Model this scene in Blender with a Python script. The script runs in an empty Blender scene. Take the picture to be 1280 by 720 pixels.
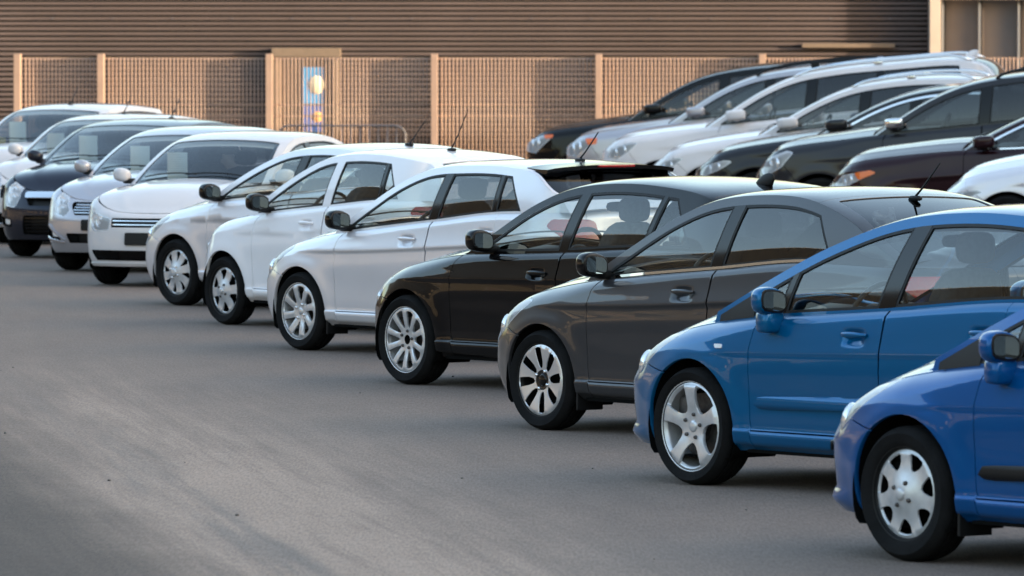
import bpy, bmesh, math, random
import numpy as np
from mathutils import Vector, Matrix
from mathutils.geometry import delaunay_2d_cdt

random.seed(7)
SC = bpy.context.scene
COL = SC.collection
R = math.radians
pi = math.pi

# ------------------------------------------------------------------ camera, sky, sun, exposure
FPX = 9000.0            # focal length in pixels of a 1280 px wide picture
HCAM = 2.42
YH = 45.0               # horizon row
cam_d = bpy.data.cameras.new("camera")
cam = bpy.data.objects.new("camera", cam_d); COL.objects.link(cam)
cam_d.sensor_width = 36.0
cam_d.lens = 36.0 * FPX / 1280
cam.location = (0, 0, HCAM)
cam.rotation_euler = (pi / 2 - math.atan((360 - YH) / FPX), 0, 0)
cam_d.clip_start = 0.5; cam_d.clip_end = 3000
cam_d.dof.use_dof = True; cam_d.dof.focus_distance = 45.0; cam_d.dof.aperture_fstop = 8.2
SC.camera = cam

SUN_EL, SUN_AZ = R(7.5), R(106)      # azimuth clockwise from +Y
w = bpy.data.worlds.new("World"); SC.world = w; w.use_nodes = True
nt = w.node_tree
bg = nt.nodes["Background"]
sky = nt.nodes.new("ShaderNodeTexSky"); sky.sky_type = 'NISHITA'; sky.sun_disc = False
sky.sun_elevation = SUN_EL; sky.sun_rotation = SUN_AZ
sky.air_density = 1.0; sky.dust_density = 4.2; sky.ozone_density = .85
nt.links.new(sky.outputs[0], bg.inputs[0]); bg.inputs[1].default_value = 0.15
sd = bpy.data.lights.new("sun", 'SUN'); sd.energy = 2.25; sd.angle = R(0.5); sd.color = (1.0, 0.78, 0.56)
so = bpy.data.objects.new("sun", sd); COL.objects.link(so)
tosun = Vector((math.sin(SUN_AZ) * math.cos(SUN_EL), math.cos(SUN_AZ) * math.cos(SUN_EL), math.sin(SUN_EL)))
so.rotation_euler = tosun.to_track_quat('Z', 'Y').to_euler()
SC.view_settings.view_transform = 'Standard'; SC.view_settings.look = 'None'
SC.view_settings.exposure = 2.85; SC.view_settings.gamma = 1.0
SC.render.engine = 'CYCLES'
SC.cycles.max_bounces = 10; SC.cycles.transparent_max_bounces = 24
SC.cycles.caustics_reflective = False; SC.cycles.caustics_refractive = False

# ------------------------------------------------------------------ materials
def lin(c):
    return tuple(((v / 255 + .055) / 1.055) ** 2.4 if v > 10 else v / 255 / 12.92 for v in c)

def mat(name, color, rough=.5, metal=0., coat=0., coat_rough=.03, spec=.5, bump=0., bscale=200., vary=0., vscale=3., emit=None):
    m = bpy.data.materials.new(name); m.use_nodes = True
    n = m.node_tree.nodes; l = m.node_tree.links; b = n["Principled BSDF"]
    b.inputs["Base Color"].default_value = (*color, 1)
    b.inputs["Roughness"].default_value = rough; b.inputs["Metallic"].default_value = metal
    b.inputs["Coat Weight"].default_value = coat; b.inputs["Coat Roughness"].default_value = coat_rough
    b.inputs["Specular IOR Level"].default_value = spec
    if vary or bump:
        tc = n.new("ShaderNodeTexCoord")
    if vary:
        nz = n.new("ShaderNodeTexNoise"); nz.inputs["Scale"].default_value = vscale; nz.inputs["Detail"].default_value = 6
        l.new(tc.outputs["Object"], nz.inputs["Vector"])
        mr = n.new("ShaderNodeMapRange"); mr.inputs[1].default_value = .3; mr.inputs[2].default_value = .7
        mr.inputs[3].default_value = 1 - vary; mr.inputs[4].default_value = 1 + vary
        l.new(nz.outputs[0], mr.inputs[0])
        mx = n.new("ShaderNodeMix"); mx.data_type = 'RGBA'; mx.blend_type = 'MULTIPLY'; mx.inputs[0].default_value = 1
        mx.inputs[6].default_value = (*color, 1); l.new(mr.outputs[0], mx.inputs[7])
        l.new(mx.outputs[2], b.inputs["Base Color"])
    if bump:
        nb = n.new("ShaderNodeTexNoise"); nb.inputs["Scale"].default_value = bscale; nb.inputs["Detail"].default_value = 3
        l.new(tc.outputs["Object"], nb.inputs["Vector"])
        bp = n.new("ShaderNodeBump"); bp.inputs["Strength"].default_value = bump; bp.inputs["Distance"].default_value = .01
        l.new(nb.outputs[0], bp.inputs["Height"]); l.new(bp.outputs[0], b.inputs["Normal"])
    return m

def paint(name, color, metal=0., rough=.35, dust=.10, spec=.02):
    """clear-coated car paint with metallic flake and a thin uneven film of road dust"""
    m = bpy.data.materials.new(name); m.use_nodes = True
    n = m.node_tree.nodes; l = m.node_tree.links; b = n["Principled BSDF"]
    tc = n.new("ShaderNodeTexCoord")
    nz = n.new("ShaderNodeTexNoise"); nz.inputs["Scale"].default_value = 2.2; nz.inputs["Detail"].default_value = 8
    l.new(tc.outputs["Object"], nz.inputs["Vector"])
    mr = n.new("ShaderNodeMapRange"); mr.inputs[1].default_value = .42; mr.inputs[2].default_value = .75
    mr.inputs[3].default_value = dust * .25; mr.inputs[4].default_value = dust
    l.new(nz.outputs[0], mr.inputs[0])
    # road film grows towards the sill
    sx = n.new("ShaderNodeSeparateXYZ"); l.new(tc.outputs["Object"], sx.inputs[0])
    m2 = n.new("ShaderNodeMapRange"); m2.inputs[1].default_value = .62; m2.inputs[2].default_value = .2
    m2.inputs[3].default_value = 0; m2.inputs[4].default_value = dust * .9
    l.new(sx.outputs[2], m2.inputs[0])
    ad = n.new("ShaderNodeMath"); ad.operation = 'ADD'; l.new(mr.outputs[0], ad.inputs[0]); l.new(m2.outputs[0], ad.inputs[1])
    mx = n.new("ShaderNodeMix"); mx.data_type = 'RGBA'
    mx.inputs[6].default_value = (*color, 1); mx.inputs[7].default_value = (.22, .20, .18, 1)
    l.new(ad.outputs[0], mx.inputs[0]); l.new(mx.outputs[2], b.inputs["Base Color"])
    b.inputs["Metallic"].default_value = metal; b.inputs["Roughness"].default_value = rough
    b.inputs["Coat Weight"].default_value = 1.0; b.inputs["Coat IOR"].default_value = 1.34; b.inputs["Specular IOR Level"].default_value = spec
    cr = n.new("ShaderNodeMapRange"); cr.inputs[1].default_value = 0; cr.inputs[2].default_value = .3
    cr.inputs[3].default_value = .02; cr.inputs[4].default_value = .22
    l.new(ad.outputs[0], cr.inputs[0]); l.new(cr.outputs[0], b.inputs["Coat Roughness"])
    nb = n.new("ShaderNodeTexNoise"); nb.inputs["Scale"].default_value = 5; nb.inputs["Detail"].default_value = 1
    l.new(tc.outputs["Object"], nb.inputs["Vector"])
    bp = n.new("ShaderNodeBump"); bp.inputs["Strength"].default_value = .05; bp.inputs["Distance"].default_value = .02
    l.new(nb.outputs[0], bp.inputs["Height"]); l.new(bp.outputs[0], b.inputs["Coat Normal"])
    return m

def glass(name, tint, refl=1.0):
    m = bpy.data.materials.new(name); m.use_nodes = True
    n = m.node_tree.nodes; l = m.node_tree.links
    n.remove(n["Principled BSDF"]); out = n["Material Output"]
    tr = n.new("ShaderNodeBsdfTransparent"); tr.inputs[0].default_value = (*tint, 1)
    gl = n.new("ShaderNodeBsdfGlossy"); gl.inputs["Roughness"].default_value = .015
    gl.inputs[0].default_value = (refl, refl, refl, 1)
    # a pane reflects at both faces: a raised index stands for the pair
    fr = n.new("ShaderNodeFresnel"); ge = n.new("ShaderNodeNewGeometry"); io = n.new("ShaderNodeMapRange")
    io.inputs[3].default_value = 1.62; io.inputs[4].default_value = 1 / 1.62   # same reflectance seen from inside
    l.new(ge.outputs["Backfacing"], io.inputs[0]); l.new(io.outputs[0], fr.inputs[0])
    mx = n.new("ShaderNodeMixShader")
    l.new(fr.outputs[0], mx.inputs[0]); l.new(tr.outputs[0], mx.inputs[1]); l.new(gl.outputs[0], mx.inputs[2])
    l.new(mx.outputs[0], out.inputs[0])
    return m

M = {}
M['glass'] = glass("window_glass", (.84, .89, .87))
M['glass_dark'] = glass("tinted_glass", (.10, .105, .11))
M['lens'] = glass("lamp_lens", (.92, .93, .95))
_n = M['lens'].node_tree.nodes; _l = M['lens'].node_tree.links      # white diffuse mixed in to stand for sky reflection on the lens
_df = _n.new("ShaderNodeBsdfDiffuse"); _df.inputs[0].default_value = (.85, .86, .88, 1)
_mx = _n.new("ShaderNodeMixShader"); _mx.inputs[0].default_value = .30
_src = _n["Material Output"].inputs[0].links[0].from_socket
_l.new(_src, _mx.inputs[1]); _l.new(_df.outputs[0], _mx.inputs[2]); _l.new(_mx.outputs[0], _n["Material Output"].inputs[0])
M['rubber'] = mat("tyre_rubber", (.0085, .0085, .009), .9, spec=.15, bump=.25, bscale=60, vary=.3, vscale=9)
M['plastic'] = mat("black_trim", (.008, .008, .0085), .5, spec=.25)
M['matte'] = mat("black_underside", (.006, .006, .006), .95, spec=.05)
M['gloss_black'] = mat("gloss_black", (.004, .004, .0045), .12, spec=.3)
M['chrome'] = mat("chrome", (.80, .81, .83), .08, metal=1)
M['reflector'] = mat("lamp_reflector", (.80, .81, .84), .3, metal=.35)
M['alloy'] = mat("alloy_silver", (.58, .59, .61), .36, metal=.5, coat=.4, vary=.08, vscale=20)
M['hubcap'] = mat("hubcap_silver", (.56, .57, .59), .36, metal=.4, coat=.2, vary=.10, vscale=20)
M['brake'] = mat("brake_iron", (.10, .09, .085), .55, metal=.7, vary=.3, vscale=30)
M['seat_dark'] = mat("seat_dark", (.035, .036, .04), .9, vary=.25, vscale=30)
M['seat_grey'] = mat("seat_grey", (.16, .16, .165), .9, vary=.2, vscale=30)
M['seat_beige'] = mat("seat_beige", (.36, .31, .25), .85, vary=.15, vscale=30)
M['liner'] = mat("headliner", (.50, .49, .47), .95)
M['dash'] = mat("dash_plastic", (.022, .022, .024), .6)
M['bowl'] = mat('lamp_bowl', (.84, .85, .87), .15, metal=.7)
M['orange'] = mat("indicator_orange", (.75, .13, .01), .25, coat=.6)
M['amber'] = mat('pale_amber', (.62, .36, .16), .2, coat=.8)
M['red'] = mat("tail_red", (.30, .004, .006), .2, coat=.8)
M['white_plastic'] = mat("pearl_lamp", (.72, .72, .74), .25, coat=.6)
M['mirror'] = mat("mirror_silver", (.50, .53, .53), .02, metal=1)

def paper_mat():
    m = mat("price_paper", (.60, .68, .66), .8)
    n = m.node_tree.nodes; l = m.node_tree.links; b = n["Principled BSDF"]
    tc = n.new("ShaderNodeTexCoord"); wv = n.new("ShaderNodeTexWave"); wv.bands_direction = 'Z'
    wv.inputs["Scale"].default_value = 14; wv.inputs["Distortion"].default_value = .0
    l.new(tc.outputs["Object"], wv.inputs[0])
    nz = n.new("ShaderNodeTexNoise"); nz.inputs["Scale"].default_value = 60; l.new(tc.outputs["Object"], nz.inputs["Vector"])
    mu = n.new("ShaderNodeMath"); mu.operation = 'MULTIPLY'; l.new(wv.outputs[1], mu.inputs[0]); l.new(nz.outputs[0], mu.inputs[1])
    mx = n.new("ShaderNodeMix"); mx.data_type = 'RGBA'; l.new(mu.outputs[0], mx.inputs[0])
    mx.inputs[6].default_value = (.86, .92, .90, 1); mx.inputs[7].default_value = (.55, .60, .60, 1)
    l.new(mx.outputs[2], b.inputs["Base Color"])
    return m
M['paper'] = paper_mat()
M['paper_yellow'] = mat("yellow_paper", (.80, .62, .16), .8, vary=.1, vscale=30)

# ------------------------------------------------------------------ object helpers
def link(name, mesh, material=None, parent=None, mirror=False, loc=None, rot=None):
    o = bpy.data.objects.new(name, mesh); COL.objects.link(o)
    if material is not None and not mesh.materials: mesh.materials.append(material)
    if parent is not None: o.parent = parent
    if loc is not None: o.location = loc
    if rot is not None: o.rotation_euler = rot
    if mirror: o.scale = (1, -1, 1)
    return o

def tag(o, label, cat, group=None, kind=None):
    if label: o['label'] = label
    if cat: o['category'] = cat
    if group: o['group'] = group
    if kind: o['kind'] = kind
    return o

def empty(name, loc=(0, 0, 0), rz=0.):
    o = bpy.data.objects.new(name, None); COL.objects.link(o); o.location = loc; o.rotation_euler = (0, 0, rz)
    o.empty_display_size = .2
    return o

def pydata(name, V, F, smooth=True):
    me = bpy.data.meshes.new(name)
    me.from_pydata([tuple(map(float, v)) for v in V], [], [tuple(f) for f in F])
    if smooth: me.shade_smooth()
    me.update()
    return me

def from_bm(name, bm, smooth=False):
    me = bpy.data.meshes.new(name); bm.to_mesh(me); bm.free()
    if smooth: me.shade_smooth()
    return me

def box_into(bm, c, s, bevel=0., rot=None):
    r = bmesh.ops.create_cube(bm, size=1)
    vs = r['verts']
    for v in vs:
        v.co = Vector((v.co.x * s[0], v.co.y * s[1], v.co.z * s[2]))
    if bevel:
        es = list({e for v in vs for e in v.link_edges})
        rb = bmesh.ops.bevel(bm, geom=es, offset=bevel, segments=2, affect='EDGES', profile=.6)
        vs = list({v for f in rb['faces'] for v in f.verts} | {v for v in vs if v.is_valid})
    for v in vs:
        if rot is not None: v.co = rot @ v.co
        v.co += Vector(c)

def box_mesh(name, c, s, bevel=0., rot=None):
    bm = bmesh.new(); box_into(bm, c, s, bevel, rot)
    return from_bm(name, bm)

def superell(c, s, e1=.5, e2=.5, nu=14, nv=20, warp=None):
    V, F = [], []
    sp = lambda x, e: math.copysign(abs(x) ** e, x)
    for i in range(nu + 1):
        a = -pi / 2 + pi * i / nu
        for j in range(nv):
            b = 2 * pi * j / nv
            p = [s[0] * sp(math.cos(a), e1) * sp(math.cos(b), e2), s[1] * sp(math.cos(a), e1) * sp(math.sin(b), e2), s[2] * sp(math.sin(a), e1)]
            if warp: p = warp(p)
            V.append((p[0] + c[0], p[1] + c[1], p[2] + c[2]))
    for i in range(nu):
        for j in range(nv):
            F.append((i * nv + j, i * nv + (j + 1) % nv, (i + 1) * nv + (j + 1) % nv, (i + 1) * nv + j))
    return V, F

def joinVF(*parts):
    V, F = [], []
    for v, f in parts:
        k = len(V); V += list(v); F += [tuple(i + k for i in g) for g in f]
    return V, F

def tube(path, r, n=8, cap=True):
    V, F = [], []
    P = [Vector(p) for p in path]; m = len(P)
    rr = r if isinstance(r, (list, tuple)) else [r] * m
    for i in range(m):
        t = (P[min(i + 1, m - 1)] - P[max(i - 1, 0)]).normalized()
        a = Vector((0, 0, 1)) if abs(t.z) < .9 else Vector((1, 0, 0))
        u = t.cross(a).normalized(); v = t.cross(u)
        for j in range(n):
            th = 2 * pi * j / n
            V.append(tuple(P[i] + (u * math.cos(th) + v * math.sin(th)) * rr[i]))
    for i in range(m - 1):
        for j in range(n):
            F.append((i * n + j, i * n + (j + 1) % n, (i + 1) * n + (j + 1) % n, (i + 1) * n + j))
    if cap:
        F.append(tuple(range(n))[::-1]); F.append(tuple((m - 1) * n + j for j in range(n)))
    return V, F

def lathe(prof, n=48, axis='Y', closed=False):
    """prof: (radius, offset along axis)"""
    V, F = [], []
    m = len(prof)
    for r, y in prof:
        for j in range(n):
            t = 2 * pi * j / n
            V.append((r * math.cos(t), y, r * math.sin(t)) if axis == 'Y' else
                     (y, r * math.cos(t), r * math.sin(t)) if axis == 'X' else (r * math.cos(t), r * math.sin(t), y))
    for i in range(m if closed else m - 1):
        k = (i + 1) % m
        for j in range(n):
            F.append((i * n + j, i * n + (j + 1) % n, k * n + (j + 1) % n, k * n + j))
    return V, F

def fix_normals(me):
    bm = bmesh.new(); bm.from_mesh(me); bmesh.ops.recalc_face_normals(bm, faces=bm.faces); bm.to_mesh(me); bm.free()
    return me

def sharp(me, ang=35):
    me.shade_smooth(); me.set_sharp_from_angle(angle=R(ang)); return me

# ------------------------------------------------------------------ numeric helpers
class Cur:
    """monotone cubic through control points"""
    def __init__(s, pts):
        pts = sorted(pts); s.x = np.array([p[0] for p in pts], float); s.y = np.array([p[1] for p in pts], float)
        h = np.diff(s.x); d = np.diff(s.y) / h; m = np.zeros(len(s.x))
        m[0] = d[0]; m[-1] = d[-1]
        for i in range(1, len(d)):
            if d[i - 1] * d[i] > 0:
                w1 = 2 * h[i] + h[i - 1]; w2 = h[i] + 2 * h[i - 1]
                m[i] = (w1 + w2) / (w1 / d[i - 1] + w2 / d[i])
        s.m = m; s.h = h
    def __call__(s, x):
        x = np.clip(np.asarray(x, float), s.x[0], s.x[-1])
        i = np.clip(np.searchsorted(s.x, x) - 1, 0, len(s.h) - 1)
        h = s.h[i]; t = (x - s.x[i]) / h
        return ((2 * t**3 - 3 * t**2 + 1) * s.y[i] + (t**3 - 2 * t**2 + t) * h * s.m[i]
                + (-2 * t**3 + 3 * t**2) * s.y[i + 1] + (t**3 - t**2) * h * s.m[i + 1])

def sstep(a, b, x):
    t = np.clip((x - a) / (b - a), 0, 1); return t * t * (3 - 2 * t)

def catmull(P, n=14):
    P = np.array(P, float); out = []
    Q = np.vstack([2 * P[0] - P[1], P, 2 * P[-1] - P[-2]])
    for i in range(1, len(Q) - 2):
        p0, p1, p2, p3 = Q[i - 1], Q[i], Q[i + 1], Q[i + 2]
        # centripetal
        t0 = 0; t1 = t0 + max(np.linalg.norm(p1 - p0), 1e-6)**.5; t2 = t1 + max(np.linalg.norm(p2 - p1), 1e-6)**.5; t3 = t2 + max(np.linalg.norm(p3 - p2), 1e-6)**.5
        for k in range(n):
            t = t1 + (t2 - t1) * k / n
            A1 = (t1 - t) / (t1 - t0) * p0 + (t - t0) / (t1 - t0) * p1
            A2 = (t2 - t) / (t2 - t1) * p1 + (t - t1) / (t2 - t1) * p2
            A3 = (t3 - t) / (t3 - t2) * p2 + (t - t2) / (t3 - t2) * p3
            B1 = (t2 - t) / (t2 - t0) * A1 + (t - t0) / (t2 - t0) * A2
            B2 = (t3 - t) / (t3 - t1) * A2 + (t - t1) / (t3 - t1) * A3
            out.append((t2 - t) / (t2 - t1) * B1 + (t - t1) / (t2 - t1) * B2)
    out.append(P[-1])
    return np.array(out)

def area(p):
    p = np.asarray(p); q = np.roll(p, -1, 0)
    return .5 * np.sum(p[:, 0] * q[:, 1] - q[:, 0] * p[:, 1])

def dedupe(p, eps=1e-4):
    p = np.asarray(p, float); keep = []
    for i in range(len(p)):
        if not keep or np.linalg.norm(p[i] - keep[-1]) > eps: keep.append(p[i])
    if len(keep) > 1 and np.linalg.norm(keep[0] - keep[-1]) <= eps: keep.pop()
    return np.array(keep)

def inset(p, g):
    p = dedupe(p)
    if area(p) < 0: p = p[::-1]
    e = np.roll(p, -1, 0) - p; e /= np.linalg.norm(e, axis=1)[:, None] + 1e-12
    n = np.stack([-e[:, 1], e[:, 0]], 1)
    n0 = np.roll(n, 1, 0); b = n + n0; d = np.sum(b * b, 1)
    k = 2 / np.maximum(d, .35)
    return p + b * (k * g)[:, None]

def rounded(p, r, n=5, amin=25, zmax=99., xfront=99.):
    p = dedupe(p); out = []
    N = len(p)
    for i in range(N):
        a, b, c = p[i - 1], p[i], p[(i + 1) % N]
        u = a - b; v = c - b; lu, lv = np.linalg.norm(u), np.linalg.norm(v); u /= lu; v /= lv
        turn = 180 - math.degrees(math.acos(np.clip(np.dot(u, v), -1, 1)))
        if turn < amin or b[1] > zmax: out.append(b); continue
        half = math.radians(180 - turn) / 2
        r_ = r if b[0] < xfront else min(r, .02)
        t = min(r_ / max(math.tan(half), .05), lu * .45, lv * .45)
        s0, s1 = b + u * t, b + v * t
        for k in range(n + 1):
            f = k / n; out.append((1 - f)**2 * s0 + 2 * f * (1 - f) * b + f * f * s1)
    return np.array(out)

def clip_half(p, a, b):
    """keep the part of polygon p left of the line a->b"""
    a = np.array(a, float); b = np.array(b, float); d = b - a; out = []
    s = [d[0] * (q[1] - a[1]) - d[1] * (q[0] - a[0]) for q in p]
    for i in range(len(p)):
        j = (i + 1) % len(p)
        if s[i] >= 0: out.append(p[i])
        if s[i] * s[j] < 0:
            t = s[i] / (s[i] - s[j]); out.append(p[i] + (p[j] - p[i]) * t)
    return np.array(out) if out else np.zeros((0, 2))

def inside(q, poly):
    x, y = q[:, 0], q[:, 1]; c = np.zeros(len(q), bool)
    for i in range(len(poly)):
        x0, y0 = poly[i - 1]; x1, y1 = poly[i]
        if y0 == y1: continue
        m = ((y0 > y) != (y1 > y)) & (x < (x1 - x0) * (y - y0) / (y1 - y0) + x0)
        c ^= m
    return c

def edge_dist(q, poly):
    d = np.full(len(q), 1e9)
    for i in range(len(poly)):
        a = poly[i - 1]; b = poly[i]; e = b - a; L = np.dot(e, e) + 1e-12
        t = np.clip(((q - a) @ e) / L, 0, 1)
        d = np.minimum(d, np.linalg.norm(q - a - t[:, None] * e, axis=1))
    return d

def resample(p, h):
    out = []
    for i in range(len(p)):
        a, b = p[i], p[(i + 1) % len(p)]
        n = max(1, int(math.ceil(np.linalg.norm(b - a) / h)))
        for k in range(n): out.append(a + (b - a) * k / n)
    return np.array(out)

def tri_patch(poly, h, holes=(), extra=None, cuts=()):
    loops = [resample(dedupe(poly), h)] + [resample(dedupe(x), h) for x in holes]
    cuts = [resample(dedupe(x), h) for x in cuts]
    lo = loops[0].min(0); hi = loops[0].max(0)
    nx = int((hi[0] - lo[0]) / h) + 2; ny = int((hi[1] - lo[1]) / (h * .87)) + 2
    gx, gy = np.meshgrid(np.arange(nx), np.arange(ny))
    g = np.stack([lo[0] + (gx + .5 * (gy % 2)) * h, lo[1] + gy * h * .87], -1).reshape(-1, 2)
    if extra is not None:
        cell = h * .45
        occ = {}
        for q_ in extra: occ.setdefault((int(q_[0] // cell), int(q_[1] // cell)), []).append(q_)
        keep = []
        for i, q_ in enumerate(g):
            cx_, cy_ = int(q_[0] // cell), int(q_[1] // cell); ok_ = True
            for ax in (-1, 0, 1):
                for ay in (-1, 0, 1):
                    if (cx_ + ax, cy_ + ay) in occ: ok_ = False
            if ok_: keep.append(i)
        g = np.vstack([g[keep], extra])
    k = inside(g, loops[0])
    for hl in loops[1:]: k &= ~inside(g, hl)
    g = g[k]
    if len(g):
        k = edge_dist(g, loops[0]) > (h * .4 if extra is None else min(h * .4, .006))
        for hl in loops[1:]: k &= edge_dist(g, hl) > h * .4
        for hl in cuts: k &= (edge_dist(g, hl) > h * .4) & ~inside(g, hl)
        g = g[k]
    pts = []; edges = []
    for lp in loops:
        b = len(pts); n = len(lp)
        pts += [Vector(p) for p in lp]; edges += [(b + i, b + (i + 1) % n) for i in range(n)]
    for lp in cuts:
        b = len(pts); n = len(lp)
        pts += [Vector(p) for p in lp]; edges += [(b + i, b + (i + 1) % n) for i in range(n)]
    pts += [Vector(p) for p in g]
    vo, eo, fo, ov, oe, of = delaunay_2d_cdt(pts, edges, [], 0, 1e-7)
    uv = np.array([tuple(v) for v in vo])
    back = {}
    for i, o in enumerate(ov):
        for k in o: back[k] = i
    T = np.array([f for f in fo if len(f) == 3], int)
    c = uv[T].mean(1)
    k = inside(c, loops[0])
    for hl in loops[1:]: k &= ~inside(c, hl)
    for hl in cuts: k &= ~inside(c, hl)
    a = uv[T[:, 1]] - uv[T[:, 0]]; b = uv[T[:, 2]] - uv[T[:, 0]]
    k &= np.abs(a[:, 0] * b[:, 1] - a[:, 1] * b[:, 0]) > 1e-9
    T = T[k]
    L = []; s = 0
    for lp in loops:
        L.append([back[s + i] for i in range(len(lp)) if (s + i) in back]); s += len(lp)
    return uv, T, L

CEN = np.array([-1.3, 0, .75])
def eval_surf(f, uv, center=None, e=.003):
    e = {'Tf': .03, 'G': .02, 'C': .012}.get(getattr(f, '__name__', ''), e)
    P = f(uv)
    du = f(uv + [e, 0]) - f(uv - [e, 0]); dv = f(uv + [0, e]) - f(uv - [0, e])
    N = np.cross(du, dv); N /= np.linalg.norm(N, axis=1)[:, None] + 1e-12
    c = CEN if center is None else np.asarray(center, float)
    s = np.sign(np.sum(N * (P - c)))
    return P, N * (s if s else 1)

def patch_mesh(name, f, poly, h=.04, holes=(), gap=0., off=0., flange=0., extra=None, center=None, cuts=()):
    """one panel: a region of a smooth surface with its own turned-in edge"""
    if gap:
        poly = inset(poly, gap); holes = [inset(x, -gap) for x in holes]
    uv, T, loops = tri_patch(np.asarray(poly, float), h, holes, extra, cuts)
    P, N = eval_surf(f, uv, center)
    P = P + N * (off if np.isscalar(off) else off(uv)[:, None])
    fn = np.cross(P[T[:, 1]] - P[T[:, 0]], P[T[:, 2]] - P[T[:, 0]])
    flip = np.sum(fn * N[T].mean(1), 1) < 0
    T[flip] = T[flip][:, ::-1]
    V = [P]; NN = [N]; F = [tuple(t) for t in T]; base = len(P)
    eset = set()
    if cuts:
        for t in T:
            for a_, b_ in ((t[0], t[1]), (t[1], t[2]), (t[2], t[0])): eset.add((min(a_, b_), max(a_, b_)))
    if flange:
        for lp in loops:
            lp = np.array(lp); n = len(lp)
            tan = P[np.roll(lp, -1)] - P[np.roll(lp, 1)]
            side = np.cross(tan, N[lp]); side /= np.linalg.norm(side, axis=1)[:, None] + 1e-12
            ctr = P[lp].mean(0)
            mid = P[lp] - N[lp] * .0015
            s = 1.
            # outward side: away from the neighbouring face centres
            V += [P[lp], P[lp] - N[lp] * flange]
            # decide sign from the uv loop orientation
            ar = area(uv[lp]); first = lp is not None
            F0 = []
            for i in range(n):
                j = (i + 1) % n
                if cuts and (min(lp[i], lp[j]), max(lp[i], lp[j])) not in eset: continue
                F0.append((base + i, base + j, base + n + j, base + n + i))
            # orientation test with first triangle that owns edge
            own = []
            for q_ in range(n):
                i0, j0 = lp[q_], lp[(q_ + 1) % n]
                own = [t for t in T if i0 in t and j0 in t]
                if own: break
            if own:
                t = list(own[0]); k = t.index(i0)
                fwd = t[(k + 1) % 3] == j0
                if fwd: F0 = [q[::-1] for q in F0]
                s = 1. if fwd else -1.
            F += F0
            sn = side * s
            # softly rounded edge
            NN += [sn * .8 + N[lp] * .6, sn]
            base += 2 * n
    V = np.vstack(V); NN = np.vstack(NN); NN /= np.linalg.norm(NN, axis=1)[:, None] + 1e-12
    used = np.unique(np.concatenate([np.array(f) for f in F])); mp_ = np.full(len(V), -1); mp_[used] = np.arange(len(used))
    V = V[used]; NN = NN[used]; F = [tuple(int(mp_[i]) for i in f) for f in F]
    me = bpy.data.meshes.new(name)
    me.from_pydata(V.tolist(), [], F)
    me.shade_smooth()
    me.normals_split_custom_set_from_vertices(NN.tolist())
    me.update()
    return me

# ------------------------------------------------------------------ wheels
def face_profile(style, r, R0):
    t = r / R0
    if style in ('hubcap7', 'hubcap6', 'hubcap8'):
        return .010 + .016 * np.cos(np.clip(t, 0, 1) * 1.6 * pi) * .6 - .004 + .010 * np.cos(np.clip(t, 0, 1) * pi) - .02 * sstep(.86, 1.0, t)
    return -.005 - .022 * np.cos(np.clip(t, 0, 1) * pi) * .6 - .012 * sstep(.9, 1., t)

def spoke_gap(n, r0, r1, w0, w1, k, phase=0., skew=0., nn=7):
    """opening between two spokes: polygon from radius r0 to r1, half-angles w0 (inner) and w1 (outer)"""
    a = 2 * pi * k / n + phase; P = []
    for i in range(nn): 
        f = i / (nn - 1); ang = a - w1 + 2 * w1 * f; P.append((r1 * math.cos(ang), r1 * math.sin(ang)))
    for i in range(4):
        f = i / 3; ang = a + skew + w0 - 2 * w0 * f; P.append((r0 * math.cos(ang), r0 * math.sin(ang)))
    return np.array(P)

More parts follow.
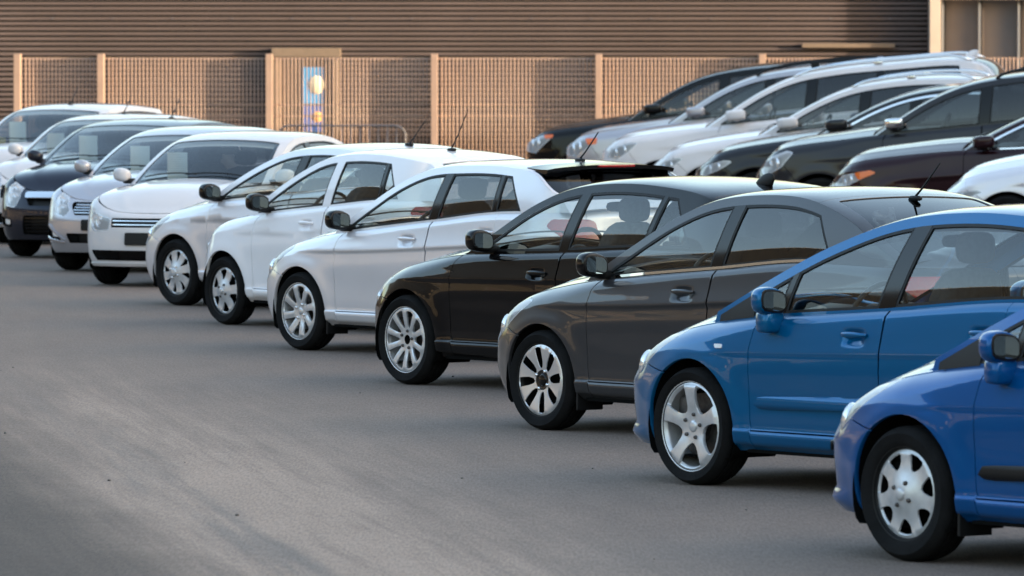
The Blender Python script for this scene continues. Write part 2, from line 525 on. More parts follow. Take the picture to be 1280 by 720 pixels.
WHEELS = {}
def wheel_meshes(style, rt, rim, tw, black_center=False):
    key = (style, rt, rim, tw)
    if key in WHEELS: return WHEELS[key]
    hw = tw / 2
    # tyre: tread with two grooves, shoulders, bulged sidewall
    prof = [(rim - .004, hw - .022), (rim + .006, hw - .006), (rim + (rt - rim) * .35, hw + .006), (rim + (rt - rim) * .62, hw + .008),
            (rim + (rt - rim) * .66, hw + .0095), (rim + (rt - rim) * .70, hw + .007), (rt - .016, hw - .008), (rt - .006, hw - .020), (rt - .001, hw - .036)]
    gr = []
    for yc in (hw * .42, 0, -hw * .42):
        gr += [(rt, yc + .006), (rt - .008, yc + .004), (rt - .008, yc - .004), (rt, yc - .006)]
    back = [(r, -y) for r, y in prof[::-1]]
    pr = prof + gr + back
    ty = pydata("tyre", *lathe(pr, 56)); sharp(fix_normals(ty), 40); ty.materials.append(M['rubber'])
    parts = [('tyre', ty)]
    R0 = rim
    holes = []
    m = M['alloy']
    if style == 'hubcap7':
        m = M['hubcap']
        for k in range(7):
            a = 2 * pi * k / 7 + pi / 2 + pi / 7
            P = [(.90, -.235), (.905, 0), (.90, .235), (.84, .27), (.70, .24), (.58, .14), (.54, 0), (.58, -.14), (.70, -.24), (.84, -.27)]
            holes.append(np.array([(R0 * r * math.cos(a + t), R0 * r * math.sin(a + t)) for r, t in P]))
    elif style == 'hubcap6':
        m = M['hubcap']
        for k in range(6):
            a = 2 * pi * k / 6 + pi / 2 - .1
            P = [(.90, -.26), (.92, 0), (.90, .26), (.82, .30), (.62, .22), (.50, .16), (.47, 0), (.50, -.16), (.62, -.22), (.82, -.30)]
            holes.append(np.array([(R0 * r * math.cos(a + t), R0 * r * math.sin(a + t)) for r, t in P]))
    elif style == 'hubcap8':
        m = M['hubcap']
        for k in range(8):
            a = 2 * pi * k / 8 + .15
            P = [(.90, -.13), (.92, .05), (.88, .20), (.74, .16), (.56, .10), (.42, .02), (.44, -.08), (.60, -.12), (.76, -.15)]
            holes.append(np.array([(R0 * r * math.cos(a + t), R0 * r * math.sin(a + t)) for r, t in P]))
    elif style == 'five':
        for k in range(5):
            a = 2 * pi * k / 5 + pi / 2 + pi / 5
            P = [(.945, -.41), (.955, -.2), (.955, 0), (.955, .2), (.945, .41), (.80, .43), (.60, .40), (.46, .30), (.38, .10), (.38, -.10), (.46, -.30), (.60, -.40), (.80, -.43)]
            holes.append(np.array([(R0 * r * math.cos(a + t), R0 * r * math.sin(a + t)) for r, t in P]))
    elif style == 'slots8':
        m = M['machined']
        for k in range(8):
            a = 2 * pi * k / 8 + pi / 2 - .1
            P = [(.90, -.15), (.93, 0.0), (.90, .15), (.72, .19), (.52, .24), (.37, .20), (.31, .0), (.37, -.18), (.55, -.19), (.75, -.165)]
            holes.append(np.array([(R0 * r * math.cos(a + t), R0 * r * math.sin(a + t)) for r, t in P]))
    elif style == 'ten':
        for k in range(10):
            a = 2 * pi * k / 10 + pi / 2 + pi / 10
            P = [(.89, -.20), (.905, 0), (.89, .20), (.8, .20), (.55, .16), (.38, .09), (.36, 0), (.38, -.09), (.55, -.16), (.8, -.20)]
            holes.append(np.array([(R0 * r * math.cos(a + t), R0 * r * math.sin(a + t)) for r, t in P]))
    else:  # eight twisted spokes
        for k in range(8):
            a = 2 * pi * k / 8 + pi / 2 + .2
            P = [(.90, -.24), (.92, -.05), (.91, .16), (.86, .22), (.62, .14), (.42, .02), (.36, -.10), (.40, -.22), (.60, -.25), (.8, -.27)]
            holes.append(np.array([(R0 * r * math.cos(a + t), R0 * r * math.sin(a + t)) for r, t in P]))
    if black_center:
        pass
    circ = np.array([(R0 * .985 * math.cos(2 * pi * i / 48), R0 * .985 * math.sin(2 * pi * i / 48)) for i in range(48)])
    yf = hw - .012
    hub_r = .16 if style != 'ten' else .15
    if style == 'ten':
        holes.append(np.array([(R0 * hub_r * math.cos(2 * pi * i / 20), R0 * hub_r * math.sin(2 * pi * i / 20)) for i in range(20)]))
    def f(q):
        r = np.hypot(q[:, 0], q[:, 1])
        y = yf + face_profile(style, r, R0)
        if style in ('five', 'ten', 'eight'):
            # spokes swell along their ridge
            n = {'five': 5, 'ten': 10, 'eight': 8}[style]
            a = np.arctan2(q[:, 1], q[:, 0]) - pi / 2 - (.2 + pi / 8 if style == 'eight' else 0)
            y = y + .006 * np.cos(n * a) * sstep(.25, .5, r / R0) * (1 - sstep(.85, .97, r / R0))
        return np.stack([q[:, 0], y, q[:, 1]], 1)
    hs = [rounded(x, R0 * .03, 2, 40) for x in holes]
    fm = patch_mesh("wheel_face", f, circ, .022, hs, flange=.007 if style == 'slots8' else .022 if 'hub' not in style else .012, center=(0, -1, 0))
    fm.materials.append(m)
    parts.append(('hubcap' if 'hub' in style else 'rim', fm))
    barrel = pydata("rim_barrel", *lathe([(rim * 1.0, yf + .0), (rim * 1.03, yf + .006), (rim * 1.03, yf - .002), (rim * .965, yf - .012), (rim * .93, yf - .04), (rim * .90, yf - .10), (rim * .90, -hw + .02)], 48))
    fix_normals(barrel); barrel.materials.append(M['alloy'] if 'hub' not in style and style != 'slots8' else M['plastic'])
    parts.append(('rim_barrel', barrel))
    disc = pydata("brake_disc", *joinVF(lathe([(.001, yf - .075), (rim * .35, yf - .075), (rim * .36, yf - .085), (rim * .74, yf - .085), (rim * .74, yf - .10), (.001, yf - .10)], 36),
                                          superell((rim * .48, yf - .075, rim * .38), (.05, .03, .07), .5, .5, 8, 10)))
    fix_normals(disc); sharp(disc); disc.materials.append(M['brake'] if 'hub' not in style and style != 'slots8' else M['matte'])
    parts.append(('brake_disc', disc))
    bk = pydata("wheel_back", *lathe([(.001, yf - .14), (rim * .9, yf - .14)], 32)); bk.materials.append(M['matte'])
    parts.append(('dust_shield', bk))
    # lug bolts and centre cap
    nb = {'five': 5, 'ten': 5}.get(style, 4)
    bolts = []
    for k in range(nb):
        a = 2 * pi * k / nb + .5
        rr = R0 * (.27 if style != 'ten' else .27)
        v, F = lathe([(.001, .006), (.009, .006), (.011, 0), (.011, -.02)], 8)
        yb = float(yf + face_profile(style, np.array([rr]), R0)[0])
        if style in ('five', 'eight', 'ten'): yb += .002
        bolts.append(([(x + rr * math.cos(a), y + yb + .004, z + rr * math.sin(a)) for x, y, z in v], F))
    bm_ = pydata("lug_bolts", *joinVF(*bolts)); fix_normals(bm_); bm_.materials.append(M['brake'] if style in ('hubcap7', 'hubcap6', 'five', 'ten') else M['chrome'])
    parts.append(('lug_bolts', bm_))
    yc = float(yf + face_profile(style, np.array([0.]), R0)[0])
    if style != 'ten':
        rc = R0 * (.14 if style not in ('slots8', 'hubcap8') else .19)
        cc = pydata("centre_cap", *lathe([(.001, yc + .009), (rc * .7, yc + .008), (rc, yc + .002), (rc, yc - .02)], 20)); fix_normals(cc)
        cc.materials.append(M['gloss_black'] if style == 'slots8' else m)
    else:
        rc = R0 * .15
        cc = pydata("centre_cap", *lathe([(.001, yc - .03), (rc, yc - .03), (rc, yc)], 20)); fix_normals(cc); cc.materials.append(M['matte'])
    parts.append(('centre_cap', cc))
    WHEELS[key] = parts
    return parts

def machined():
    m = mat("machined_alloy", (.60, .60, .61), .36, metal=.7, coat=.4, vary=.06, vscale=15)
    n = m.node_tree.nodes; l = m.node_tree.links; b = n["Principled BSDF"]
    tc = n.new("ShaderNodeTexCoord"); ln = n.new("ShaderNodeVectorMath"); ln.operation = 'LENGTH'
    mp = n.new("ShaderNodeMapping"); mp.inputs["Scale"].default_value = (1, 0, 1)
    l.new(tc.outputs["Object"], mp.inputs[0]); l.new(mp.outputs[0], ln.inputs[0])
    gt = n.new("ShaderNodeMath"); gt.operation = 'GREATER_THAN'; gt.inputs[1].default_value = .062; l.new(ln.outputs["Value"], gt.inputs[0])
    mx = n.new("ShaderNodeMix"); mx.data_type = 'RGBA'; l.new(gt.outputs[0], mx.inputs[0])
    mx.inputs[6].default_value = (.01, .01, .01, 1); mx.inputs[7].default_value = (.66, .66, .67, 1)
    l.new(mx.outputs[2], b.inputs["Base Color"])
    return m
M['machined'] = machined()

# ------------------------------------------------------------------ the car builder
# car frame: X forward from the front axle, Y left, Z up from the ground
DEF = dict(W=1.72, wb=2.57, fo=.82, ro=.70, rt=.305, rim=.205, tw=.195, ra=.345,
           zs=[(.82, .60), (.62, .69), (.30, .795), (-.20, .885), (-.65, .935), (-1.6, 1.025), (-2.5, 1.105), (-3.27, 1.12)],
           zb=[(.82, .20), (.4, .19), (-.5, .20), (-2.2, .20), (-3.2, .24)],
           fi=[(.15, .10), (.22, .05), (.40, .0), (.52, .004), (.62, .04), (.74, .10)],
           ri=[(.2, .06), (.4, .0), (.6, .01), (.8, .06), (1.06, .12)],
           side=[(0, .085), (.07, .045), (.22, .018), (.45, .002), (.62, .0), (.80, .014), (.92, .03), (1, .045)],
           roll=[(.8, .10), (0, .11), (-.6, .06), (-1.5, .045), (-3.2, .06)],
           crease=[(.1, .77), (-.6, .785), (-2.0, .85), (-3.2, .92)], crease_a=.017,
           cx=.85, cn=3.1, rx=.6, rn=2.8, barrel=.10, flare=.014,
           cap_c=.18,
           rail=[(-.34, .925), (-.72, 1.13), (-1.10, 1.325), (-1.42, 1.42), (-1.85, 1.45), (-2.45, 1.44), (-3.02, 1.36), (-3.20, 1.245), (-3.30, 1.11)],
           bow=[(0, .075), (.8, .062), (1.1, .05), (2.2, .045), (2.8, .05), (4.5, .05)],
           t1=.20, t2=.42, xrf=-1.22, xrr=-3.02,
           dlo_m=.055, dlo_end=(-2.72, -2.60), dlo_r=.05,
           pillars=[(-1.58, -1.70, .050, 'black')], quarter=None, qlight=None,
           xd=-.47, xB=-1.62, xR=-2.50, door_r=True,
           xm=-.55, mz=.085, mirror_paint='gloss_black', mirror_low='plastic',
           handles=[(-1.40, .875), (-2.35, .945)],
           window='glass', window_r=None, seat='seat_dark',
           chrome_belt=False, moulding=None, flap=False, kind='hatch', spoiler=False,
           wheel='eight', antenna=None, antenna_kind='rod', rails=None, lamp=None, front=(), wipers=True, sheet=None, detail=1.0)

class Car:
    def __init__(c, **kw):
        for k, v in DEF.items(): setattr(c, k, v)
        for k, v in kw.items(): setattr(c, k, v)
        c.xt = -(c.wb + c.ro)
        # plan outline, nose to tail
        hw = c.W / 2
        P = []
        for i in range(121):
            a = pi / 2 * i / 120
            P.append((c.fo - c.cx + c.cx * math.cos(a) ** (2 / c.cn) if i < 120 else c.fo - c.cx, hw * math.sin(a) ** (2 / c.cn)))
        xs0 = c.fo - c.cx; xs1 = c.xt + c.rx
        for i in range(1, 60): P.append((xs0 + (xs1 - xs0) * i / 60, hw))
        for i in range(121):
            a = pi / 2 * (120 - i) / 120
            P.append((c.xt + c.rx - c.rx * (math.cos(a) ** (2 / c.rn) if i > 0 else 0), hw * max(math.sin(a), 0) ** (2 / c.rn)))
        P = np.array(P); xm = .5 * (c.fo + c.xt); Lh = .5 * (c.fo - c.xt)
        P[:, 1] *= 1 - c.barrel * (np.abs(P[:, 0] - xm) / Lh) ** 2.5 * .5
        s = np.concatenate([[0], np.cumsum(np.linalg.norm(np.diff(P, axis=0), axis=1))])
        S = np.linspace(0, s[-1], 700)
        c.oS = S; c.oX = np.interp(S, s, P[:, 0]); c.oY = np.interp(S, s, P[:, 1])
        k = np.ones(9) / 9
        tx = np.gradient(c.oX, S); ty = np.gradient(c.oY, S)
        pad = lambda v, a, b: np.concatenate([np.full(4, a), v, np.full(4, b)])
        tx = np.convolve(pad(tx, 0, 0), k, 'valid'); ty = np.convolve(pad(ty, 1, -1), k, 'valid')
        q = np.hypot(tx, ty); c.oNx, c.oNy = ty / q, -tx / q
        c.T = S[-1]
        c.cz = Cur(c.zs); c.czb = Cur(c.zb); c.cf = Cur(c.fi); c.cr = Cur(c.ri); c.cside = Cur(c.side); c.croll = Cur(c.roll)
        c.ccr = Cur(c.crease)
        # top edge
        t = np.linspace(0, c.T, 500)
        E = c.L(np.stack([t, np.full_like(t, 9.)], 1))
        o = np.argsort(E[:, 0]); c.eX, c.eY, c.eZ = E[o, 0], E[o, 1], E[o, 2]
        # roof rail
        rl = catmull(c.rail, 16); c.rl = rl
        s = np.concatenate([[0], np.cumsum(np.linalg.norm(np.diff(rl, axis=0), axis=1))])
        c.rS = np.linspace(0, s[-1], 260); c.rX = np.interp(c.rS, s, rl[:, 0]); c.rZ = np.interp(c.rS, s, rl[:, 1])
        tx = np.gradient(c.rX, c.rS); tz = np.gradient(c.rZ, c.rS)
        kk = np.ones(41) / 41
        sm = lambda v: np.convolve(np.pad(v, 20, mode='edge'), kk, 'valid')
        tx, tz = sm(tx), sm(tz); q = np.hypot(tx, tz); c.rNx, c.rNz = tz / q, -tx / q
        c.cbow = Cur(c.bow)
        c.s_of_x = lambda x: float(np.interp(-x, -c.rX, c.rS)) if True else 0
    # ---- surfaces
    def tx(c, x): return np.interp(-np.asarray(x, float), -c.oX, c.oS)
    def L(c, q):
        t = q[:, 0]; sg = np.where(t < 0, -1., 1.); t = np.abs(t)
        x0 = np.interp(t, c.oS, c.oX); y0 = np.interp(t, c.oS, c.oY)
        nx = np.interp(t, c.oS, c.oNx); ny = np.interp(t, c.oS, c.oNy)
        zt = c.cz(x0); zb = c.czb(x0); z = np.clip(q[:, 1], zb, zt)
        h = (z - zb) / (zt - zb)
        wf = sstep(.15, .92, nx); wr = sstep(.15, .92, -nx)
        ins = c.cside(h) * (1 - wf - wr) + c.cf(z) * wf + c.cr(z) * wr
        r = c.croll(x0); d = np.clip((zt - z) / r, 0, 1)
        ins = ins + r * .75 * (1 - d) ** 2.2
        for xa in (0., -c.wb):
            rho = np.hypot(x0 - xa, z - c.rt)
            ins = ins - c.flare * np.exp(-((rho - c.ra - .01) / .075) ** 2) * (1 - wf) * (1 - wr) * sstep(.05, .25, z)
        mid = sstep(.0, -.6, x0) * sstep(c.xt + .2, c.xt + .7, x0)
        dz = z - c.ccr(x0)
        ins = ins - c.crease_a * np.where(dz > 0, np.exp(-np.abs(dz / .075) ** 1.3), np.exp(-(dz / .018) ** 2)) * sstep(c.crease[0][0] + .1, c.crease[0][0] - .5, x0) * (1 - wr)
        ins = ins + .013 * np.exp(-((z - .50) / .13) ** 2) * mid
        ins = ins - .020 * sstep(.128, .108, z - zb) * mid * sstep(.012, .05, z - zb)
        for hx, hz in c.handles:
            ins = ins + .024 * np.exp(-(((x0 - hx - .01) / .075) ** 4 + ((z - hz) / .036) ** 4))
        return np.stack([x0 - nx * ins, (y0 - ny * ins) * sg, z], 1)
    def ze(c, x): return np.interp(x, c.eX, c.eZ)
    def ye(c, x): return np.interp(x, c.eX, c.eY)
    def C(c, q):
        x, y = q[:, 0], q[:, 1]
        ye = c.ye(x); z = c.ze(x) + c.cap_c * np.maximum(ye ** 2 - y ** 2, 0)
        # a soft power line along each side of the bonnet
        yl = .62 * ye
        z = z + .006 * np.exp(-((np.abs(y) - yl) / .05) ** 2) * sstep(.05, .3, ye) * (1 if c.kind != 'plain' else 0)
        return np.stack([x, y, z], 1)
    def yG(c, x, z):
        d = np.maximum(z - c.ze(x), -.1)
        return c.ye(np.maximum(x, c.eX[0] + .15)) - .012 - (c.t1 * d + c.t2 * d * d)
    def G(c, q):
        return np.stack([q[:, 0], c.yG(q[:, 0], q[:, 1]), q[:, 1]], 1)
    def Tf(c, q):
        s = q[:, 0]; wv = q[:, 1] / .6
        x = np.interp(s, c.rS, c.rX); z = np.interp(s, c.rS, c.rZ); nx = np.interp(s, c.rS, c.rNx); nz = np.interp(s, c.rS, c.rNz)
        yr = c.yG(x, z); aw = np.abs(wv)
        b = c.cbow(s) * (.62 * (1 - aw ** 2) + .38 * (1 - aw ** 9))
        return np.stack([x + nx * b, yr * wv, z + nz * b], 1)
    def xz(c, p):
        p = np.asarray(p, float); return np.stack([c.tx(p[:, 0]), p[:, 1]], 1)
    def zbelt(c, x): return c.ze(x)
    def rail_off(c, m):
        return np.stack([c.rX - c.rNx * m, c.rZ - c.rNz * m], 1)
    def arch(c, xa, r, a0, a1, n=22):
        """points on a wheel arch between two angles (degrees, 0 = forward, 90 = up)"""
        return [(xa + r * math.cos(R(a0 + (a1 - a0) * i / n)), c.rt + r * math.sin(R(a0 + (a1 - a0) * i / n))) for i in range(n + 1)]

    # ---- build
    def build(c, root, body, name_bits=None):
        B = M[body] if isinstance(body, str) else body
        h = .042 / c.detail ** .5
        sp_x = .028 if c.detail <= 1 else .017
        sh_rows = (.012, .026, .042, .060, .082, .106) if c.detail <= 1 else (.006, .012, .019, .027, .035, .044, .054, .065, .077, .09, .105)
        cr_rows = () if c.detail <= 1 else (-.034, -.024, -.016, -.009, -.002, .008, .02, .034, .05, .07)
        def FR_X(x0_, x1_):
            xx = np.arange(x0_, x1_, sp_x); tt = c.tx(xx)
            return np.vstack([np.stack([tt, c.cz(xx) - d_], 1) for d_ in sh_rows] + [np.stack([tt, c.ccr(xx) + d_], 1) for d_ in cr_rows] + [np.stack([tt, c.czb(xx) + d_], 1) for d_ in (.103, .109, .12, .127)])
        pair = []
        def both(name, me, m, parent_l=None, parent_r=None):
            if not me.materials: me.materials.append(m)
            a = link(name, me, None, parent_l or root); b = link(name, me, None, parent_r or root, mirror=(parent_r is None))
            return a, b
        def one(name, me, m, parent=None):
            return link(name, me, m, parent or root)
        g = .0035; FL = .022
        ra, rt, wb = c.ra, c.rt, c.wb
        zt = lambda x: float(c.cz(x)) - .001
        zb = lambda x: float(c.czb(x)) + .001
        zsill = lambda x: zb(x) + .115
        # -------- inner dark shell, floor, wheel wells
        def side_poly():
            xf, xr = c.fo - .02, c.xt + .02
            P = [(x, zb(x) + .01) for x in np.linspace(xf, ra + .02, 10)]
            a = math.degrees(math.asin(np.clip((zb(.4) - rt) / (ra + .01), -.95, .5)))
            P += c.arch(0, ra + .012, a, 180 - a)
            P += [(x, zb(x) + .01) for x in np.linspace(-ra - .03, -wb + ra + .03, 16)]
            P += c.arch(-wb, ra + .012, a, 180 - a)
            P += [(x, zb(x) + .01) for x in np.linspace(-wb - ra - .02, xr, 8)]
            P += [(x, zt(x) - .02) for x in np.linspace(xr, xf, 60)]
            return P
        sp = side_poly()
        sh = patch_mesh("inner_shell", c.L, c.xz(sp), .09, off=-.026)
        both("inner_shell", sh, M['matte'])
        tray = []
        for xa, xb_, w_ in ((c.fo - .25, ra + .05, c.W * .36), (ra + .05, -ra - .05, c.W * .30), (-ra - .05, -wb + ra + .05, c.W * .46), (-wb + ra + .05, -wb - ra - .05, c.W * .30), (-wb - ra - .05, c.xt + .15, c.W * .36)):
            tray.append((((xa + xb_) / 2, 0, .245), (abs(xa - xb_), 2 * w_, .10)))
        bm = bmesh.new()
        for p_, s_ in tray: box_into(bm, p_, s_)
        one("underbody", from_bm("underbody", bm), M['matte'])['kind'] = 'stuff'
        for xa in (0., -wb):
            V, F = lathe([(ra + .012, c.W / 2 - .035), (ra + .015, c.W / 2 - .34), (.05, c.W / 2 - .34)], 36)
            V = [(x + xa, y, max(z + rt, .16)) for x, y, z in V]
            wl = pydata("wheel_well", V, F); both("wheel_well", wl, M['matte'])
        # -------- wheels
        wh = wheel_meshes(c.wheel, rt, c.rim, c.tw)
        for xa in (0., -wb):
            for sd in (1, -1):
                e = empty("wheel"); e.parent = root; e.location = (xa, sd * (c.W / 2 - .012 - c.tw / 2), rt)
                e.rotation_euler = (0, random.uniform(0, 6.28) if not (xa == 0 and sd == 1) else 0, 0)
                if sd < 0: e.scale = (1, -1, 1)
                for nm, me in wh:
                    o = link({'lug_bolts': 'lug_bolt'}.get(nm, nm), me, None, e)
                    if nm == 'lug_bolts': o['kind'] = 'stuff'
        # -------- body side panels
        a_lo = math.degrees(math.asin(np.clip((zb(.4) - rt) / ra, -.95, .5)))
        a_seam = 52
        xseam = ra * math.cos(R(a_seam)); zseam = rt + ra * math.sin(R(a_seam))
        x_lamp = min(.44, c.fo - .38); z_lamp = zt(x_lamp)
        lamp_p = None; cutsL = []; cutsF = []
        if c.lamp:
            lamp_p = rounded(c.xz(c.lamp) if not c.lamp_tau else np.array(c.lamp, float), .03, 4, 30)
            cutsL = [lamp_p]; cutsF = [lamp_p, (lamp_p * [-1, 1])[::-1]]
        for it in c.front:
            if it[2] < -.02:
                q_ = rounded(np.array(it[1], float), .018, 3, 30); cutsF.append(q_)
                if len(it) > 4 and it[4]: cutsF.append((q_ * [-1, 1])[::-1])
        # front bumper: wraps the nose from arch to arch
        half = [(c.tx(x), zb(x)) for x in np.linspace(c.fo - .001, ra * math.cos(R(a_lo)), 12)]
        half += [(c.tx(x), z) for x, z in c.arch(0, ra, a_lo, a_seam)]
        half += [(c.tx(xseam + (x_lamp - xseam) * f), zseam + (z_lamp - .13 - zseam) * f) for f in (.35, .7, 1.)]
        half += [(c.tx(x), zt(x)) for x in np.linspace(x_lamp + .03, c.fo - .001, 16)]
        half = [(t, z) for t, z in half]
        t0 = np.array(half)
        full = np.vstack([t0, (t0 * [-1, 1])[::-1]])
        fb = patch_mesh("front_bumper", c.L, full, h, gap=g, flange=FL, cuts=cutsF, extra=np.vstack([FR_X(.3, c.fo), FR_X(.3, c.fo) * [-1, 1]]))
        one("front_bumper", fb, B)
        # fender
        P = [(ra * math.cos(R(180 - a_lo)), zb(-ra))] + [(c.xd + .0, zb(c.xd))]
        dc = [(c.xd, zsill(c.xd) - .02), (c.xd + .004, .5), (c.xd + .0, .75), (c.xd - .02, zt(c.xd) - .06), (c.xd - .05, zt(c.xd - .05))]
        P += dc
        P += [(x, zt(x)) for x in np.linspace(c.xd - .02, x_lamp + .03, 20)]
        P += [(xseam + (x_lamp - xseam) * f, zseam + (z_lamp - .13 - zseam) * f) for f in (1., .7, .35)]
        P += c.arch(0, ra, a_seam, 180 - a_lo)
        fe = patch_mesh("fender", c.L, c.xz(P), h, gap=g, flange=FL, cuts=cutsL, extra=FR_X(c.xd, .6))
        both("fender", fe, B)
        # rocker
        xr0, xr1 = c.xd, -wb + ra * math.cos(R(a_lo)) - .0
        P = [(x, zb(x)) for x in np.linspace(xr0, -wb + ra * .93, 16)] + [(x, zsill(x)) for x in np.linspace(-wb + ra * .86, xr0, 16)]
        rk = patch_mesh("rocker_panel", c.L, c.xz(P), h, gap=g, flange=FL); both("rocker_panel", rk, B)
        # doors
        seamB = [(c.xB, zsill(c.xB)), (c.xB, .6), (c.xB - .015, zt(c.xB) - .001)]
        P = [(x, zsill(x)) for x in np.linspace(c.xd, c.xB, 9)] + seamB[1:] + [(x, zt(x)) for x in np.linspace(c.xB - .005, c.xd - .06, 12)] + dc[::-1][1:]
        hx = [np.stack([c.tx(np.clip(g_[0] + np.linspace(-.11, .13, 13), -9, 9))[:, None] * np.ones((1, 7)), (g_[1] + np.linspace(-.06, .06, 7))[None, :] * np.ones((13, 1))], -1).reshape(-1, 2) for g_ in c.handles]
        P = rounded(np.array(P), .06, 4, 50, .6)
        fd = patch_mesh("front_door", c.L, c.xz(P), h, gap=g, flange=FL, extra=np.vstack([hx[0], FR_X(c.xB, c.xd)]) if hx else None)
        fdl, fdr = both("front_door", fd, B)
        rdl = rdr = None
        aq = np.linspace(35, 100, 14)
        rear_edge = [(-wb + (ra + .05) * math.cos(R(a)), rt + (ra + .05) * math.sin(R(a))) for a in np.linspace(20, 78, 12)]
        rear_edge = [p for p in rear_edge if p[0] > c.xR] + [(c.xR, max(.86, rt + ra + .08)), (c.xR - .02, zt(c.xR - .02))]
        if c.door_r:
            P = [(x, zsill(x)) for x in np.linspace(c.xB, -wb + ra + .09, 7)] + rear_edge + [(x, zt(x)) for x in np.linspace(c.xR - .005, c.xB - .025, 12)] + seamB[::-1][1:]
            P = rounded(np.array(P), .06, 4, 50, .6)
            rd = patch_mesh("rear_door", c.L, c.xz(P), h, gap=g, flange=FL, extra=np.vstack([hx[1], FR_X(c.xR, c.xB)]) if len(hx) > 1 else None)
            rdl, rdr = both("rear_door", rd, B)
            q0 = [(-wb + ra + .09, zsill(-wb + ra))] + rear_edge
        else:
            q0 = [(c.xB, zsill(c.xB)), (c.xB, zt(c.xB))]
        # quarter panel
        a_rs = 128
        xs2 = -wb + ra * math.cos(R(a_rs)); zs2 = rt + ra * math.sin(R(a_rs)); xs3 = c.xt + .42; 
        P = c.arch(-wb, ra, a_rs, 12)
        P += q0[0:1] if False else []
        P = P + [(-wb + ra + .02, zsill(-wb + ra)), ] + (rear_edge if c.door_r else [(c.xB, zsill(c.xB)), (c.xB, zt(c.xB))])
        P += [(x, zt(x)) for x in np.linspace((c.xR if c.door_r else c.xB) - .04, c.xt + .06, 12)]
        P += [(c.xt + .1, .72), (xs3, .66)]
        qp = patch_mesh("quarter_panel", c.L, c.xz(P), h, gap=g, flange=FL, extra=FR_X(c.xt + .1, c.xR)); both("quarter_panel", qp, B)
        # rear bumper
        half = [(c.tx(x), z) for x, z in [(xs3, .66)]] + [(c.tx(x), z) for x, z in c.arch(-wb, ra, a_rs, 180 - a_lo)][0:]
        half = [(c.tx(x), z) for x, z in c.arch(-wb, ra, a_rs, 180 - a_lo)]
        half += [(c.tx(x), zb(x)) for x in np.linspace(-wb - ra * .99, c.xt + .02, 12)] + [(c.T - 1e-3, zb(c.xt)), (c.T - 1e-3, .70)]
        half += [(c.tx(c.xt + .1), .70), (c.tx(xs3), .64)]
        rb = patch_mesh("rear_bumper", c.L, np.array(half), h, gap=g, flange=FL); both("rear_bumper", rb, B)
        # tailgate lower part with lamps
        P = [(c.tx(c.xt + .1) + .0, .71), (c.T - 1e-3, .71), (c.T - 1e-3, zt(c.xt)), (c.tx(c.xt + .06), zt(c.xt + .06))]
        P = [(c.tx(c.xt + .10), .71)] + [(t, .71) for t in np.linspace(c.tx(c.xt + .1) + .05, c.T - 1e-3, 6)] + [(t, float(c.cz(np.interp(t, c.oS, c.oX)))) for t in np.linspace(c.T - 1e-3, c.tx(c.xt + .06), 8)]
        tg = patch_mesh("tailgate_skin", c.L, np.array(P), h, gap=0, flange=.0); both("tailgate_skin", tg, B)
        ztl = zt(c.xt + .2)
        P = [(c.xt + .30, ztl - .10), (c.xt + .10, ztl - .26), (c.xt + .03, ztl - .26), (c.xt + .04, ztl - .05), (c.xt + .26, ztl - .05)]
        tl = patch_mesh("tail_light", c.L, c.xz(rounded(P, .04)), .03, off=.006, flange=.02); both("tail_light", tl, M['red'])
        # -------- bonnet and scuttle
        ws = np.linspace(-1, 1, 25); inter = []
        ss = np.linspace(0, .55, 200)
        for wv in ws:
            p = c.Tf(np.stack([ss, np.full_like(ss, wv * .6 * .98)], 1))
            zc = c.C(p[:, :2])[:, 2]
            k = np.argmax(p[:, 2] > zc + .004); inter.append((p[k, 0], p[k, 1], ss[k]))
        inter = np.array(inter); c.s_base = float(np.median(inter[:, 2]))
        xr_edge = inter[0, 0] - .12
        edge = [(x, float(c.ye(x))) for x in np.concatenate([np.linspace(xr_edge, .3, 24), c.eX[-1] - (c.eX[-1] - .3) * np.linspace(1, 0, 26) ** 2.2][0:2]) if x > xr_edge - 1e-6]
        edge = [(x, y - .004) for x, y in edge if y > .03]
        edge = sorted(edge)                       # rear to nose on +y
        rearc = [(x + .045, y) for x, y, s_ in inter]  # from -y to +y
        nose = (c.eX[-1] - .004, 0.)
        poly = [(x, y) for x, y in edge] + [nose] + [(x, -y) for x, y in edge[::-1]] + [(x, y) for x, y in rearc if abs(y) < edge[0][1] - .01]
        hd = patch_mesh("hood", c.C, np.array(poly), h, gap=.003, flange=FL); one("hood", hd, B)
        it_ = inter[3:-3]; ck = [(x + .025, y) for x, y, s_ in it_] + [(it_[-1, 0] - .1, it_[-1, 1]), (it_[0, 0] - .1, it_[0, 1])]
        cw = patch_mesh("cowl", c.C, np.array(ck), .08, off=-.012); one("cowl", cw, M['plastic'])
        # tail deck
        xe = float(c.rX[-1])
        poly = [(x, float(c.ye(x)) - .004) for x in np.linspace(xe + .12, c.eX[0] + .004, 14)] 
        poly = poly + [(x, -y) for x, y in poly[::-1]]
        dk = patch_mesh("tail_deck", c.C, np.array(poly), h, flange=.01); one("tail_deck" if c.kind != 'sedan' else "boot_lid", dk, B)
        # -------- roof, windscreen, rear window
        srf, srr, send = c.s_of_x(c.xrf), c.s_of_x(c.xrr), float(c.rS[-1])
        def rect(s0, s1, q0, q1=None, n=14):
            q1 = q0 if q1 is None else q1
            ss = np.linspace(s0, s1, n)
            return np.array([(s, q0 + (q1 - q0) * i / (n - 1)) for i, s in enumerate(ss)] + [(s, -(q0 + (q1 - q0) * i / (n - 1))) for i, s in list(enumerate(ss))[::-1]])
        sb = 0.0
        wsw = .53
        scr = rounded(rect(sb + .0, srf - .03, .552, .53), .07, 5, 50)
        frame = rect(0, srf, .6)
        pl = patch_mesh("a_pillar", c.Tf, frame, h, [scr], flange=.0); one("a_pillar", pl, B)
